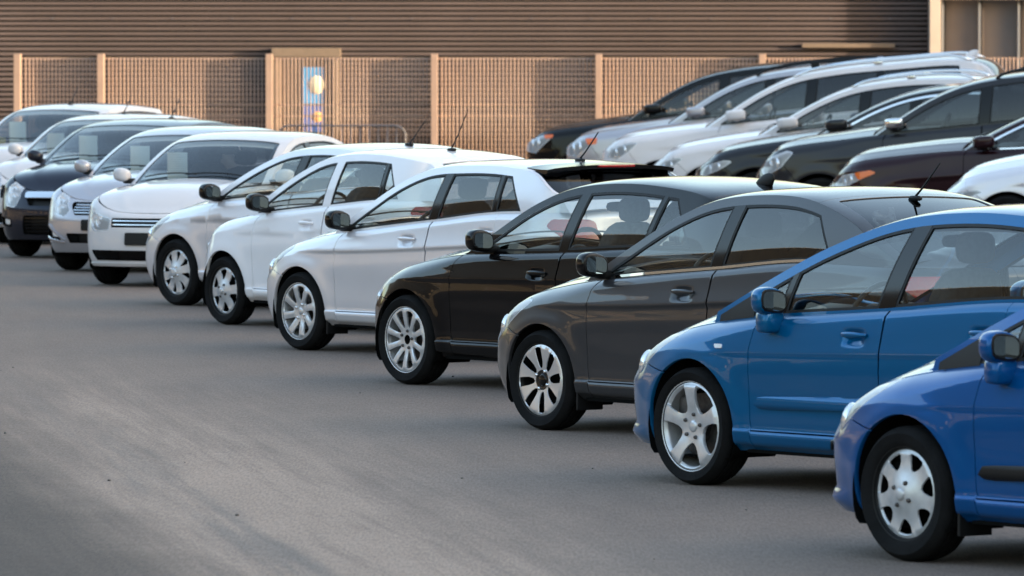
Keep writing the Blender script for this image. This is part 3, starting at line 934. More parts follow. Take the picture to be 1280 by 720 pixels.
        wsm = patch_mesh("windshield", c.Tf, inset(scr, .004), .05, off=-.006); one("windshield", wsm, M[c.window if c.window != 'glass_dark' else 'glass'])
        fr = patch_mesh("windshield_frit", c.Tf, inset(scr, .003), .04, [inset(scr, .030)], off=-.0075); one("windshield_frit", fr, M['gloss_black'])
        rf = patch_mesh("roof", c.Tf, rect(srf, srr, .6), .05, gap=.002, flange=.012); one("roof", rf, B)
        hl = patch_mesh("headliner", c.Tf, rect(srf - .12, srr + .02, .56), .1, off=-.035); one("headliner", hl, M['liner'])
        rw = rounded(rect(srr + (.012 if c.spoiler else .05), send - (.13 if c.kind != 'sedan' else .05), .575 if c.spoiler else .50, .575 if c.spoiler else .54), .08 if not c.spoiler else .03, 5, 50)
        tf = patch_mesh("tailgate" if c.kind != 'sedan' else "rear_pillar", c.Tf, rect(srr, send, .6), h, [rw], gap=.002, flange=.01)
        one("tailgate" if c.kind != 'sedan' else "c_pillar", tf, B)
        rwm = patch_mesh("rear_window", c.Tf, inset(rw, .004), .06, off=-.006); one("rear_window", rwm, M[c.window_r or c.window])
        fr2 = patch_mesh("rear_window_frit", c.Tf, inset(rw, .003), .05, [inset(rw, .03)], off=-.0075); one("rear_window_frit", fr2, M['gloss_black'])
        if c.spoiler:
            # roof spoiler: a lip that carries the roof line past the glass, high stop lamp in its edge
            s1 = srr + .03
            p = c.Tf(np.stack([np.full(21, s1), np.linspace(-.56, .56, 21)], 1))
            pf = c.Tf(np.stack([np.full(21, s1 - .13), np.linspace(-.56, .56, 21)], 1))
            V = []; n = len(p)
            for i in range(n):
                a = np.array(pf[i]); b = np.array(p[i]); sh_ = 1 - .25 * (abs(i - 10) / 10) ** 3
                tip = b + np.array([-.17 * sh_, 0, .012])
                V += [a + [0, 0, .004], (a + b) / 2 + [0, 0, .008], (b + [-.05, 0, .012]), tip, tip - [-.012, 0, .028], b - [-.02, 0, .03]]
            F = [(i * 6 + k, i * 6 + (k + 1) % 6, (i + 1) * 6 + (k + 1) % 6, (i + 1) * 6 + k) for i in range(n - 1) for k in range(6)]
            F += [tuple(range(6)), tuple((n - 1) * 6 + k for k in range(6))]
            sm_ = fix_normals(pydata("roof_spoiler", V, F)); sharp(sm_, 40); sp_ = one("roof_spoiler", sm_, M['gloss_black'])
            tipc = c.Tf(np.array([[s1, 0.]]))[0]
            br = box_mesh("brake_light", (tipc[0] - .172, 0, tipc[2] + .002), (.03, .34, .018), .004); link("brake_light", br, M['red'], sp_)
        # -------- side windows
        m = c.dlo_m
        ro = c.rail_off(m)
        k = (c.rX < 9)
        xs = np.linspace(c.rX[0] + .02, c.rX[-1], 160)
        up = np.interp(-xs, -ro[:, 0], ro[:, 1]); lo = c.ze(xs) + .012
        ok = up > lo + .012
        ok &= (xs < -.3)
        xs, up, lo = xs[ok], up[ok], lo[ok]
        i0 = np.argsort(-xs); xs, up, lo = xs[i0], up[i0], lo[i0]
        dlo = np.vstack([np.stack([xs, lo], 1), np.stack([xs, up], 1)[::-1]])
        e0, e1 = c.dlo_end
        zlo, zhi = float(c.ze(e0)), float(np.interp(-e1, -ro[:, 0], ro[:, 1]))
        dlo = clip_half(dlo, (e0, zlo), (e1, zhi)) if False else clip_half(dlo, (e1, zhi), (e0, zlo))
        dlo = rounded(dedupe(dlo, .004), c.dlo_r, 5, 40, 99., -1.4)
        # body-coloured frame round the glass
        belt = [(x, float(c.ze(x)) - .004) for x in np.linspace(c.rX[0] - .0, c.rX[-1], 50)]
        reg = np.vstack([np.array(belt), np.stack([c.rX, c.rZ], 1)[::-1][1:-1]])
        if area(reg) < 0: reg = reg[::-1]
        dl = dlo if area(dlo) > 0 else dlo[::-1]
        sf = patch_mesh("side_frame", c.G, reg, h, [dl], flange=.0); both("side_frame", sf, B)
        # split the glasshouse by its pillars
        cuts = [(c.dlo_front_cut if hasattr(c, 'dlo_front_cut') else None)]
        win = []; cur = dl
        for (xb0, xb1, hwp, kind) in c.pillars:
            z0, z1 = .9, 1.5
            fx = lambda off_: ((xb0 + off_, z0), (xb1 + off_, z1))
            a, b = fx(hwp); left = clip_half(cur, b, a)     # ahead of the pillar
            a2, b2 = fx(-hwp); rest = clip_half(cur, a2, b2)
            band = clip_half(clip_half(cur, a, b), b2, a2)
            win.append(left)
            if len(band) > 2:
                bp = patch_mesh("pillar_trim", c.G, dedupe(band, .003), .05, off=.001, flange=.01)
                both("pillar_trim", bp, M['gloss_black'] if kind == 'black' else B)
            cur = rest
        win.append(cur)
        for i, wn in enumerate(win):
            if len(wn) < 3: continue
            wn = rounded(dedupe(wn, .003), .02, 3, 45)
            par = (fdl, fdr) if i <= c.front_windows - 1 else (rdl, rdr) if rdl else (None, None)
            gm = patch_mesh("door_window", c.G, inset(wn, .010), .08, off=-.008)
            tint = c.window if i <= c.front_windows - 1 else (c.window_r or c.window)
            tr = patch_mesh("window_trim", c.G, wn, .05, [inset(wn, .016)], off=-.001, flange=.012)
            for me, nm, mm in ((gm, 'door_window', M[tint]), (tr, 'window_trim', M['plastic'])):
                me.materials.append(mm)
                link(nm, me, None, par[0] or root)
                o = link(nm, me, None, par[1] or root)
                if par[1] is None: o.scale = (1, -1, 1)
        if c.front_windows and fdr is not None: pass
        if c.chrome_belt:
            x0_, x1_ = c.chrome_belt
            P = [(x, float(c.ze(x)) + .002) for x in np.linspace(x0_, x1_, 30)] + [(x, float(c.ze(x)) + .018) for x in np.linspace(x1_, x0_, 30)]
            cb = patch_mesh("belt_strip", c.G, np.array(P), .05, off=.004, flange=.006); both("belt_strip", cb, M['chrome'])
        if getattr(c, 'chrome_arc', False):
            i_ = [i for i in range(len(xs)) if xs[i] > c.chrome_arc]
            U = np.array([(xs[i], up[i] + .012) for i in i_]); Lw = np.array([(xs[i], up[i] - .014) for i in i_])
            cb = patch_mesh("window_chrome", c.G, np.vstack([U, Lw[::-1]]), .05, off=.005, flange=.006); both("window_chrome", cb, M['chrome'])
        # -------- mirrors
        ym = float(c.ye(c.xm)) + .115; zm = float(c.ze(c.xm)) + c.mz
        sc_ = getattr(c, 'mirror_s', 1.)
        def warp(p):
            x, y, z = p
            if c.mirror_x == 1 and x < -.035 * sc_: x = -.035 * sc_ + (x + .035 * sc_) * .25
            return [x - .25 * abs(y) * (1 if y > 0 else .2), y, z + .10 * y + (.012 if z > 0 else 0) * (1 - abs(y) / .14)]
        V, F = superell((c.xm, ym, zm), (.095 * sc_ * c.mirror_x, .118 * sc_, .080 * sc_ * (1 if c.mirror_x == 1 else .88)), (.72 if c.mirror_x == 1 and c.mirror_s > .7 else .5), (.72 if c.mirror_x == 1 and c.mirror_s > .7 else .6), 14, 24, warp)
        arm = superell((c.xm + .0, ym - .115 * sc_, zm - .055), (.035, .075, .028), .6, .6, 8, 12)
        sail = [(c.xm + .10, ym - .165, zm - .075)]
        mm = pydata("side_mirror", V, F); mm.materials.append(M[c.mirror_paint] if isinstance(c.mirror_paint, str) and c.mirror_paint in M else B)
        ml, mr_ = both("side_mirror", mm, None)
        if getattr(c, 'mirror_stalk', False):
            arm = joinVF(superell((c.xm + .012, ym - .028, zm - .105), (.052, .070, .060), .4, .4, 8, 12), superell((c.xm + .015, ym - .085, zm - .125), (.048, .07, .042), .4, .4, 8, 12))
        am = pydata("mirror_arm", *arm)
        am.materials.append(M[c.mirror_low] if c.mirror_low in M else B)
        oy, oz = [], []
        gv = [(0., 0.)] + [(.093 * sc_ * math.copysign(abs(math.cos(t)) ** .6, math.cos(t)), .058 * sc_ * math.copysign(abs(math.sin(t)) ** .6, math.sin(t))) for t in np.linspace(0, 2 * pi, 33)[:-1]]
        gm = pydata("mirror_glass", [(c.xm - .0585 * sc_ - .25 * abs(y) * (.6 if y > 0 else .2), ym + y, zm + .006 + z + .10 * y) for y, z in gv], [(0, 1 + i, 1 + (i + 1) % 32) for i in range(32)], False)
        gm.materials.append(M['mirror'])
        bz = superell((c.xm - .051 * sc_, ym, zm + .006), (.006, .108 * sc_, .072 * sc_), .6, .6, 6, 20, lambda p: [p[0] - .25 * abs(p[1]) * (.6 if p[1] > 0 else .2), p[1], p[2] + .10 * p[1]])
        bzm = pydata("mirror_bezel", *bz); bzm.materials.append(M['plastic'])
        for par in (ml, mr_):
            for nm, me in (('mirror_arm', am), ('mirror_glass', gm), ('mirror_bezel', bzm)):
                if c.mirror_x > 1 and nm != 'mirror_arm': continue
                link(nm, me, None, par)
        # black sail corner ahead of the front window
        if getattr(c, 'sail', None):
            xq = np.linspace(c.sail[0], c.sail[1], 14)
            ro3 = c.rail_off(.030)
            upq = np.interp(-xq, -ro3[:, 0], ro3[:, 1]); loq = c.ze(xq) + .004
            okq = upq > loq + .004; xq, upq, loq = xq[okq], upq[okq], loq[okq]
            if len(xq) > 3:
                spm = patch_mesh("sail_trim", c.G, np.vstack([np.stack([xq, loq], 1), np.stack([xq, upq], 1)[::-1]]), .04, off=.003, flange=.004)
                both("sail_trim", spm, M['plastic'])
        xA = xs[0]
        # -------- door handles
        for (hx_, hz_), (dl_, dr_) in zip(c.handles, ((fdl, fdr), (rdl, rdr))):
            if dl_ is None: continue
            pts = []
            for t in np.linspace(-.10, .10, 11):
                p = c.L(np.array([[float(c.tx(hx_ + t)), hz_ + .012 - .0 * t]]))[0]
                base = c.W / 2
                lift = .020 * (1 - (abs(t) / .10) ** 4)
                q = c.L(np.array([[float(c.tx(hx_ - .13)), hz_ + .012]]))[0]
                pts.append((p[0], q[1] + .006 + lift, p[2] + .004))
            V, F = [], []
            for i, p in enumerate(pts):
                sc2 = .55 + .45 * math.sin(pi * i / 10)
                for j in range(10):
                    a = 2 * pi * j / 10
                    V.append((p[0], p[1] + .010 * math.cos(a), p[2] + .0165 * sc2 * math.sin(a)))
            F = [(i * 10 + j, i * 10 + (j + 1) % 10, (i + 1) * 10 + (j + 1) % 10, (i + 1) * 10 + j) for i in range(10) for j in range(10)]
            F += [tuple(range(10)), tuple(100 + j for j in range(10))]
            hm = fix_normals(pydata("door_handle", V, F)); hm.materials.append(M[c.handle_mat] if getattr(c, 'handle_mat', None) else B)
            link("door_handle", hm, None, dl_); link("door_handle", hm, None, dr_)
        # -------- side moulding
        if c.moulding:
            x0_, x1_, z_, mm_ = c.moulding
            P = [(x0_, z_ - .012), (x0_ - .03, z_ - .030)] + [(x, z_ - .034 + .004 * k_) for k_, x in enumerate(np.linspace(x0_ - .1, x1_, 8))] + [(x, z_ + .034 + .004 * k_) for k_, x in list(enumerate(np.linspace(x0_ - .1, x1_, 8)))[::-1]] + [(x0_ - .03, z_ + .028)]
            def fmould(q, zc=z_):
                v = c.L(q); v[:, 1] += np.sign(v[:, 1]) * .024 * np.clip(1 - (np.abs(q[:, 1] - zc - .006) / .045) ** 3, 0, 1); return v
            md = patch_mesh("side_moulding", fmould, c.xz(P), .014, off=.002, flange=.02)
            md.materials.append(M[mm_] if mm_ in M else B)
            link("side_moulding", md, None, fdl); link("side_moulding", md, None, fdr)
        if getattr(c, 'repeater', None):
            x_, z_ = c.repeater
            P = rounded([(x_ - .035, z_ - .012), (x_ + .02, z_ - .012), (x_ + .035, z_ + .010), (x_ - .03, z_ + .010)], .008)
            both('side_indicator', patch_mesh('side_indicator', c.L, c.xz(P), .02, off=.007, flange=.01), M['reflector'])
        if c.flap:
            bm = bmesh.new(); box_into(bm, (-ra - .005, c.W / 2 - .13, .235), (.018, .20, .20), .006)
            both("mud_flap", from_bm("mud_flap", bm), M['plastic'])
        # -------- headlamps
        if c.lamp:
            lp = lamp_p
            pan = patch_mesh("headlight", c.L, inset(lp, -.012), .03, off=-.040); hb = both("headlight", pan, M['plastic'] if c.lamp_dark else M['reflector'])
            rim_ = patch_mesh("lamp_bezel", c.L, lp, .03, [inset(lp, .012)], off=-.004, flange=.034); rim_.materials.append(M['plastic'] if c.lamp_dark else M['reflector'])
            lens = patch_mesh("lens", c.L, inset(lp, .003), .03, off=.001, flange=.008); lens.materials.append(M['lens'])
            sub = [('lens', lens), ('lamp_bezel', rim_)]
            ctr = lp.mean(0); size = np.sqrt(abs(area(lp)))
            for i, (dx, dz) in enumerate(c.bowls):
                cc = ctr + np.array([dx, dz])
                p0, n0 = eval_surf(c.L, np.array([cc]))
                r_ = size * .24
                V, F = lathe([(.001, -.010), (r_ * .30, -.008), (r_ * .34, .006), (r_ * .40, .006), (r_ * .8, -.006), (r_, .006), (r_ * 1.06, .006), (r_ * 1.08, -.02)], 20, 'X')
                nrm = Vector(n0[0]); fw = (nrm * .8 + Vector((1, 0, 0))).normalized()
                mt = Matrix.Translation(Vector(p0[0]) - nrm * .028) @ fw.to_track_quat('X', 'Z').to_matrix().to_4x4()
                V = [tuple(mt @ Vector(v)) for v in V]
                bw = pydata("lamp_bowl", V, F); bw.materials.append(M['bowl']); sub.append(('lamp_bowl', bw))
            if getattr(c, 'indicator', None):
                ip = c.xz(c.indicator)
                im = patch_mesh("indicator", c.L, rounded(ip, .02, 3, 30), .03, off=.003, flange=.006); im.materials.append(M['orange']); sub.append(('indicator', im))
            for o in hb:
                for nm, me in sub: link(nm, me, None, o)
        # -------- front-end details: polygons on the nose in (distance from centre, height)
        for it in c.front:
            nm, poly, off_, mm_ = it[:4]; sym = it[4] if len(it) > 4 else False; par = it[5] if len(it) > 5 else None
            poly = np.array(poly, float)
            pm = patch_mesh(nm, c.L, rounded(poly, .018, 3, 30) if off_ > -.02 else inset(rounded(poly, .018, 3, 30), -.01), .04, off=off_, flange=.012)
            pm.materials.append(M[mm_] if mm_ in M else B)
            o = link(nm, pm, None, root)
            if sym: link(nm, pm, None, root, mirror=True)
        # -------- interior
        st = M[c.seat]; k_ = (c.rail[4][1] + .05) / 1.46
        zf = .38 * k_
        def seat(x, y, w_, head=True):
            V, F = joinVF(superell((x + .12, y, zf + .12), (.27, w_, .10), .5, .4, 8, 16),
                          superell((x - .17, y, zf + .42 * k_), (.085, w_ * .95, .36), .5, .45, 10, 16, lambda p: [p[0] - p[2] * .28, p[1] * (1 - .12 * (p[2] > 0) * p[2] / .36), p[2]]))
            me = pydata("seat", V, F); o = one("seat", me, st)
            if head:
                V, F = superell((x - .30, y, zf + .855 * k_), (.05, .125, .085), .6, .6, 8, 14)
                link("headrest", pydata("headrest", V, F), st, o)
            return o
        xs_ = c.xm - .72
        seat(xs_, .36, .25); seat(xs_, -.36, .25)
        V, F = joinVF(superell((xs_ - .75, 0, zf + .1), (.25, .62, .10), .4, .3, 8, 16), superell((xs_ - 1.02, 0, zf + .40 * k_), (.08, .60, .33), .4, .3, 8, 16, lambda p: [p[0] - p[2] * .3, p[1], p[2]]))
        bs = one("rear_seat", pydata("rear_seat", V, F), st)
        for y in (.34, -.34):
            V, F = superell((xs_ - 1.15, y, zf + .80 * k_), (.045, .12, .075), .6, .6, 8, 14); link("headrest", pydata("headrest", V, F), st, bs)
        dx0 = min(c.xm + .22, float(inter[0, 0]) - .28); zd = float(c.ze(c.xm))
        prof = [(dx0 + .25, zd - .03), (dx0 - .08, zd + .01), (dx0 - .25, zd + .005), (dx0 - .34, zd - .05), (dx0 - .33, zd - .22), (dx0 - .15, zd - .40), (dx0 + .25, zd - .40)]
        ny_ = 12; V = []; 
        for i in range(ny_ + 1):
            y = (-1 + 2 * i / ny_) * (c.W / 2 - .16)
            up_ = .045 * math.exp(-((y - .36) / .16) ** 2)
            V += [(x, y, z + (up_ if 1 <= j <= 3 else 0)) for j, (x, z) in enumerate(prof)]
        n_ = len(prof)
        F = [(i * n_ + j, i * n_ + (j + 1) % n_, (i + 1) * n_ + (j + 1) % n_, (i + 1) * n_ + j) for i in range(ny_) for j in range(n_)]
        one("dashboard", fix_normals(pydata("dashboard", V, F)), M['dash'])
        rr = .185; ring = [(0, rr * math.cos(a), rr * math.sin(a)) for a in np.linspace(0, 2 * pi, 33)]
        tv, tfc = tube(ring, .015, 8, False)
        hub = superell((.02, 0, -.01), (.03, .07, .06), .6, .6, 8, 12)
        sp1 = tube([(.01, -rr, 0), (.015, rr, 0)], .014, 6); sp2 = tube([(.015, 0, 0), (.01, 0, -rr)], .014, 6)
        V, F = joinVF((tv, tfc), hub, sp1, sp2)
        mt = Matrix.Translation((dx0 - .46, .36, zd + .005)) @ Matrix.Rotation(R(-25), 4, 'Y')
        one("steering_wheel", pydata("steering_wheel", [tuple(mt @ Vector(v)) for v in V], F), M['dash'])
        p = c.Tf(np.array([[srf - .10, 0.]]))[0]
        V, F = superell((p[0] - .06, 0, p[2] - .09), (.015, .11, .035), .6, .6, 6, 12); one("rear_view_mirror", pydata("rear_view_mirror", V, F), M['dash'])
        # -------- wipers
        if c.wipers:
            sB = c.s_base
            for q0_, q1_ in ((.40, -.12), (-.02, -.48)):
                qs = np.linspace(q0_, q1_, 10)
                p_ = c.Tf(np.stack([sB + .045 + .03 * np.sin(np.linspace(0, pi, 10)), qs], 1))
                pth = [tuple(v + np.array([.004, 0, .016])) for v in p_]
                V, F = tube(pth, .007, 6)
                one("wiper", pydata("wiper", V, F), M['plastic'])
        # -------- antenna
        if c.antenna is not None:
            sA = c.s_of_x(c.antenna); p = c.Tf(np.array([[sA, 0.]]))[0]
            if c.antenna_kind == 'rod':
                V, F = joinVF(superell((p[0], 0, p[2] + .008), (.05, .022, .016), .6, .6, 8, 12), tube([(p[0] + .01, 0, p[2] + .01), (p[0] - .07, 0, p[2] + .075), (p[0] - .22, 0, p[2] + .22)], [.008, .006, .0045], 8))
            elif c.antenna_kind == 'long':
                V, F = joinVF(superell((p[0], 0, p[2] + .008), (.05, .022, .016), .6, .6, 8, 12), tube([(p[0] + .01, 0, p[2] + .01), (p[0] - .09, 0, p[2] + .13), (p[0] - .23, 0, p[2] + .34)], [.007, .005, .004], 8))
            else:
                V, F = superell((p[0], 0, p[2] + .0), (.085, .028, .075), .9, .8, 10, 16, lambda q: [q[0] - max(q[2], 0) * .75, q[1] * (1 - .4 * max(q[2], 0) / .075), max(q[2], -.01)])
            one("antenna", fix_normals(pydata("antenna", V, F)), M[c.antenna_mat] if hasattr(c, 'antenna_mat') and c.antenna_mat in M else (M['plastic'] if not hasattr(c, 'antenna_mat') else B))
        # -------- roof rails
        if c.rails:
            x0_, x1_, mm_, hh = c.rails
            sA, sZ = c.s_of_x(x0_), c.s_of_x(x1_)
            p_ = c.Tf(np.stack([np.linspace(sA, sZ, 22), np.full(22, .535)], 1))
            ht = [min(1, i / 2.5, (21 - i) / 2.5) ** .6 * hh for i in range(22)]
            V, F = tube([(p[0], p[1], p[2] + k) for p, k in zip(p_, ht)], .018, 10)
            parts = [(V, F)]
            for f in (.5,):
                i = int(21 * f); parts.append(superell((p_[i][0], p_[i][1], p_[i][2] + hh / 2), (.06, .014, hh / 2 + .01), .5, .5, 6, 10))
            rm = pydata("roof_rail", *joinVF(*parts)); both("roof_rail", rm, M[mm_])
        return root

def place_car(car, name, label, cat, body, u, v, yaw_deg, group=None, ref=(0, None)):
    """u, v: picture position of the outer foot of a front wheel; gives the car's real place on the flat lot"""
    d = HCAM * FPX / (v - YH); s = FPX / d; X = (u - 640) / s
    yaw = R(yaw_deg); ry = ref[1] if ref[1] is not None else car.W / 2 - .02
    off = Vector((ref[0] * math.cos(yaw) - ry * math.sin(yaw), ref[0] * math.sin(yaw) + ry * math.cos(yaw)))
    root = empty(name, (X - off.x, d - off.y, 0), yaw)
    tag(root, label, cat, group)
    car.build(root, body); car.root = root
    return root

DEF.update(front_windows=1, lamp_dark=False, lamp_tau=False, bowls=[(0, 0)], mirror_s=.88, mirror_x=1)

# ------------------------------------------------------------------ ground
def asphalt():
    m = bpy.data.materials.new("worn_asphalt"); m.use_nodes = True
    n = m.node_tree.nodes; l = m.node_tree.links; b = n["Principled BSDF"]
    tc = n.new("ShaderNodeTexCoord")
    def noise(scale, detail, rough=.55, rot=0, sc=(1, 1, 1), loc=(0, 0, 0)):
        mp = n.new("ShaderNodeMapping"); mp.inputs["Scale"].default_value = sc; mp.inputs["Location"].default_value = loc
        if rot:                                   # turn first, stretch after
            mr_ = n.new("ShaderNodeMapping"); mr_.inputs["Rotation"].default_value = (0, 0, -rot)
            l.new(tc.outputs["Object"], mr_.inputs[0]); l.new(mr_.outputs[0], mp.inputs[0])
        else: l.new(tc.outputs["Object"], mp.inputs[0])
        t = n.new("ShaderNodeTexNoise"); t.inputs["Scale"].default_value = scale; t.inputs["Detail"].default_value = detail; t.inputs["Roughness"].default_value = rough
        l.new(mp.outputs[0], t.inputs["Vector"]); return t.outputs[0]
    def ramp(x, a, b_, lo=0., hi=1.):
        r = n.new("ShaderNodeMapRange"); r.inputs[1].default_value = a; r.inputs[2].default_value = b_; r.inputs[3].default_value = lo; r.inputs[4].default_value = hi
        r.interpolation_type = 'SMOOTHSTEP'; l.new(x, r.inputs[0]); return r.outputs[0]
    def mix(f, a, b_, mode='MIX'):
        x = n.new("ShaderNodeMix"); x.data_type = 'RGBA'; x.blend_type = mode
        if isinstance(f, float): x.inputs[0].default_value = f
        else: l.new(f, x.inputs[0])
        for i, v in ((6, a), (7, b_)):
            if isinstance(v, tuple): x.inputs[i].default_value = (*v, 1)
            else: l.new(v, x.inputs[i])
        return x.outputs[2]
    def mul(a, b_):
        x = n.new("ShaderNodeMath"); x.operation = 'MULTIPLY'
        for i, v in ((0, a), (1, b_)):
            if isinstance(v, float): x.inputs[i].default_value = v
            else: l.new(v, x.inputs[i])
        return x.outputs[0]
    base = mix(ramp(noise(.5, 7, .6, 0, (1, .3, 1)), .3, .7), (.146, .110, .0905), (.162, .123, .100))
    # blown dust lies along the way the traffic takes, worn off where the tyres run
    sx = n.new("ShaderNodeSeparateXYZ"); l.new(tc.outputs["Object"], sx.inputs[0])
    dt = n.new("ShaderNodeVectorMath"); dt.operation = 'DOT_PRODUCT'; l.new(tc.outputs["Object"], dt.inputs[0]); dt.inputs[1].default_value = (.99, .139, 0)
    wob = n.new("ShaderNodeMath"); wob.operation = 'MULTIPLY_ADD'; l.new(noise(.35, 4), wob.inputs[0]); wob.inputs[1].default_value = .6; l.new(dt.outputs["Value"], wob.inputs[2])
    ac = wob.outputs[0]
    th = .139
    streak = ramp(noise(5., 9, .74, th, (1, .035, 1), (2.0, 1.0, 0)), .30, .70)
    patch_ = ramp(noise(.42, 6, .6, th, (1, .22, 1), (1.3, 6, 0)), .34, .62)
    zone = mul(ramp(ac, 2.2, 3.9), ramp(ac, 6.0, 4.3))
    near = ramp(sx.outputs[1], 58, 36)
    def add(a, b_):
        x = n.new("ShaderNodeMath"); x.operation = 'ADD'; x.use_clamp = True
        for i, v in ((0, a), (1, b_)):
            if isinstance(v, float): x.inputs[i].default_value = v
            else: l.new(v, x.inputs[i])
        return x.outputs[0]
    dust = add(mul(mul(zone, near), add(mul(streak, .8), .30)), mul(mul(patch_, streak), add(mul(near, .14), .06)))
    band = mul(mul(ramp(ac, 3.92, 4.12), ramp(ac, 4.85, 4.25)), mul(near, add(mul(streak, .55), .15)))
    dust = add(dust, band)
    col = mix(mul(dust, .68), base, (.35, .262, .205))
    rut = mul(mul(ramp(ac, 3.60, 3.82), ramp(ac, 4.10, 3.90)), mul(ramp(noise(7., 5, .6, th, (1, .02, 1)), .35, .65), .6))
    col = mix(mul(rut, near), col, (.13, .115, .105))
    side_ = ramp(ac, 2.9, 3.7, .45, 1.)
    sc3 = n.new('ShaderNodeCombineColor'); [l.new(side_, sc3.inputs[i]) for i in range(3)]
    col = mix(ramp(sx.outputs[1], 62, 44), col, mix(1.0, col, sc3.outputs[0], 'MULTIPLY'))
    grit = ramp(noise(70, 4, .7, 0, (1, .09, 1)), .30, .70, .80, 1.20)
    gm_ = n.new("ShaderNodeCombineColor"); [l.new(grit, gm_.inputs[i]) for i in range(3)]
    col = mix(1.0, col, gm_.outputs[0], 'MULTIPLY')
    mott = ramp(noise(2.6, 6, .65, 0, (1, .22, 1)), .30, .70, .95, 1.05)
    gm2 = n.new("ShaderNodeCombineColor"); [l.new(mott, gm2.inputs[i]) for i in range(3)]
    col = mix(1.0, col, gm2.outputs[0], 'MULTIPLY')
    # darker repaired and oily areas
    oil = mul(ramp(noise(.7, 4, .5, 0, (1, .3, 1), (9, 4, 0)), .60, .80), .06)
    col = mix(oil, col, (.085, .084, .086))
    # aggregate
    sp = noise(95, 2, .6)
    col = mix(ramp(sp, .60, .74, 0., .35), col, (.30, .29, .285))
    col = mix(ramp(noise(70, 2, .6, 0, (1, 1, 1), (5, 5, 0)), .60, .75, 0., .45), col, (.055, .053, .053))
    l.new(col, b.inputs["Base Color"])
    b.inputs["Roughness"].default_value = .88; b.inputs["Specular IOR Level"].default_value = .3
    ht = n.new("ShaderNodeMath"); ht.operation = 'ADD'; l.new(mul(noise(110, 3), .6), ht.inputs[0]); l.new(mul(noise(6, 5), 1.2), ht.inputs[1])
    bp = n.new("ShaderNodeBump"); bp.inputs["Strength"].default_value = .55; bp.inputs["Distance"].default_value = .010
    l.new(ht.outputs[0], bp.inputs["Height"]); l.new(bp.outputs[0], b.inputs["Normal"])
    return m
M['asphalt'] = asphalt()
bm = bmesh.new(); bmesh.ops.create_grid(bm, x_segments=1, y_segments=1, size=900)
g = link("ground", from_bm("ground", bm), M['asphalt']); g['kind'] = 'structure'

# loose stones scattered over the asphalt
rnd = random.Random(3); V = []; F = []
for i in range(22):
    d_ = rnd.uniform(31, 66); x = rnd.uniform(-.075, .05) * d_; r_ = rnd.choice([.004, .005, .006, .008])
    v, f = superell((x, d_, r_ * .5), (r_ * rnd.uniform(.8, 1.4), r_ * rnd.uniform(.8, 1.4), r_ * .8), .8, .8, 4, 6)
    k_ = len(V); V += v; F += [tuple(j + k_ for j in q) for q in f]
pb = link("loose_stones", pydata("loose_stones", V, F), mat("stone_dark", (.10, .095, .09), .9)); pb['kind'] = 'stuff'
tag(pb, "small dark stones scattered over the dusty asphalt", "stones")

# the bank on which the right-hand row stands: it climbs gently to the right
BK = math.tan(R(4.6))
def bank_z(x, y): return BK * (x - .9 + (y - 101) * .20)
V = []; F = []
ys = np.linspace(70, 106, 13)
for y in ys:
    x0 = .9 - (y - 101) * .20
    xs = [x0 - .6, x0, x0 + 3, x0 + 6, 15.5, 15.6]
    for i, x in enumerate(xs): V.append((x, y, .004 if i == 0 else max(bank_z(x, y), .004) + .004 if i < 5 else -.2))
for r in range(len(ys) - 1):
    for i in range(5): F.append((r * 6 + i, r * 6 + i + 1, (r + 1) * 6 + i + 1, (r + 1) * 6 + i))
for e in (0, len(ys) - 1):
    k = len(V); V += [(V[e * 6 + 5][0], V[e * 6][1], -.2), (V[e * 6][0], V[e * 6][1], -.2)]
    F.append(tuple([e * 6 + i for i in range(6)] + [k + 1]))
bkm = fix_normals(pydata("parking_bank", V, F, False)); bk = link("parking_bank", bkm, M['asphalt']); bk['kind'] = 'structure'

# ------------------------------------------------------------------ the hall behind: ribbed wall, portal, glazing
YW = 112.0
def siding():
    m = mat("siding_brown", (.088, .068, .067), .55, metal=.0, vary=.14, vscale=.7, bump=.05, bscale=4)
    return m
M['siding'] = siding()
M['tan'] = mat("tan_paint", (.14, .105, .076), .6, vary=.1, vscale=6)
M['fence_paint'] = mat("fence_paint", (.27, .19, .148), .55, vary=.08, vscale=5)
M['steel'] = mat("galvanised_steel", (.15, .15, .165), .5, metal=.6, vary=.15, vscale=12)
M['cream'] = mat("cream_frame", (.36, .31, .27), .6, vary=.06, vscale=3)
M['frame_grey'] = mat("frame_grey", (.16, .17, .19), .45)
M['blue_poster'] = mat("blue_poster", (.02, .24, .52), .5, vary=.25, vscale=1.5)
M['wood'] = mat("board_wood", (.52, .34, .15), .7, vary=.2, vscale=8)
M['yellow'] = mat("safety_yellow", (.75, .40, .03), .5, vary=.1, vscale=10)
M['pane'] = mat("dim_pane", (.15, .125, .115), .06, spec=.6, vary=.25, vscale=.6)
M['poster_orange'] = mat("poster_orange", (.80, .38, .10), .6)
M['poster_pale'] = mat("poster_pale", (.75, .66, .48), .6)
M['door_dark'] = mat("door_dark", (.06, .045, .035), .4)

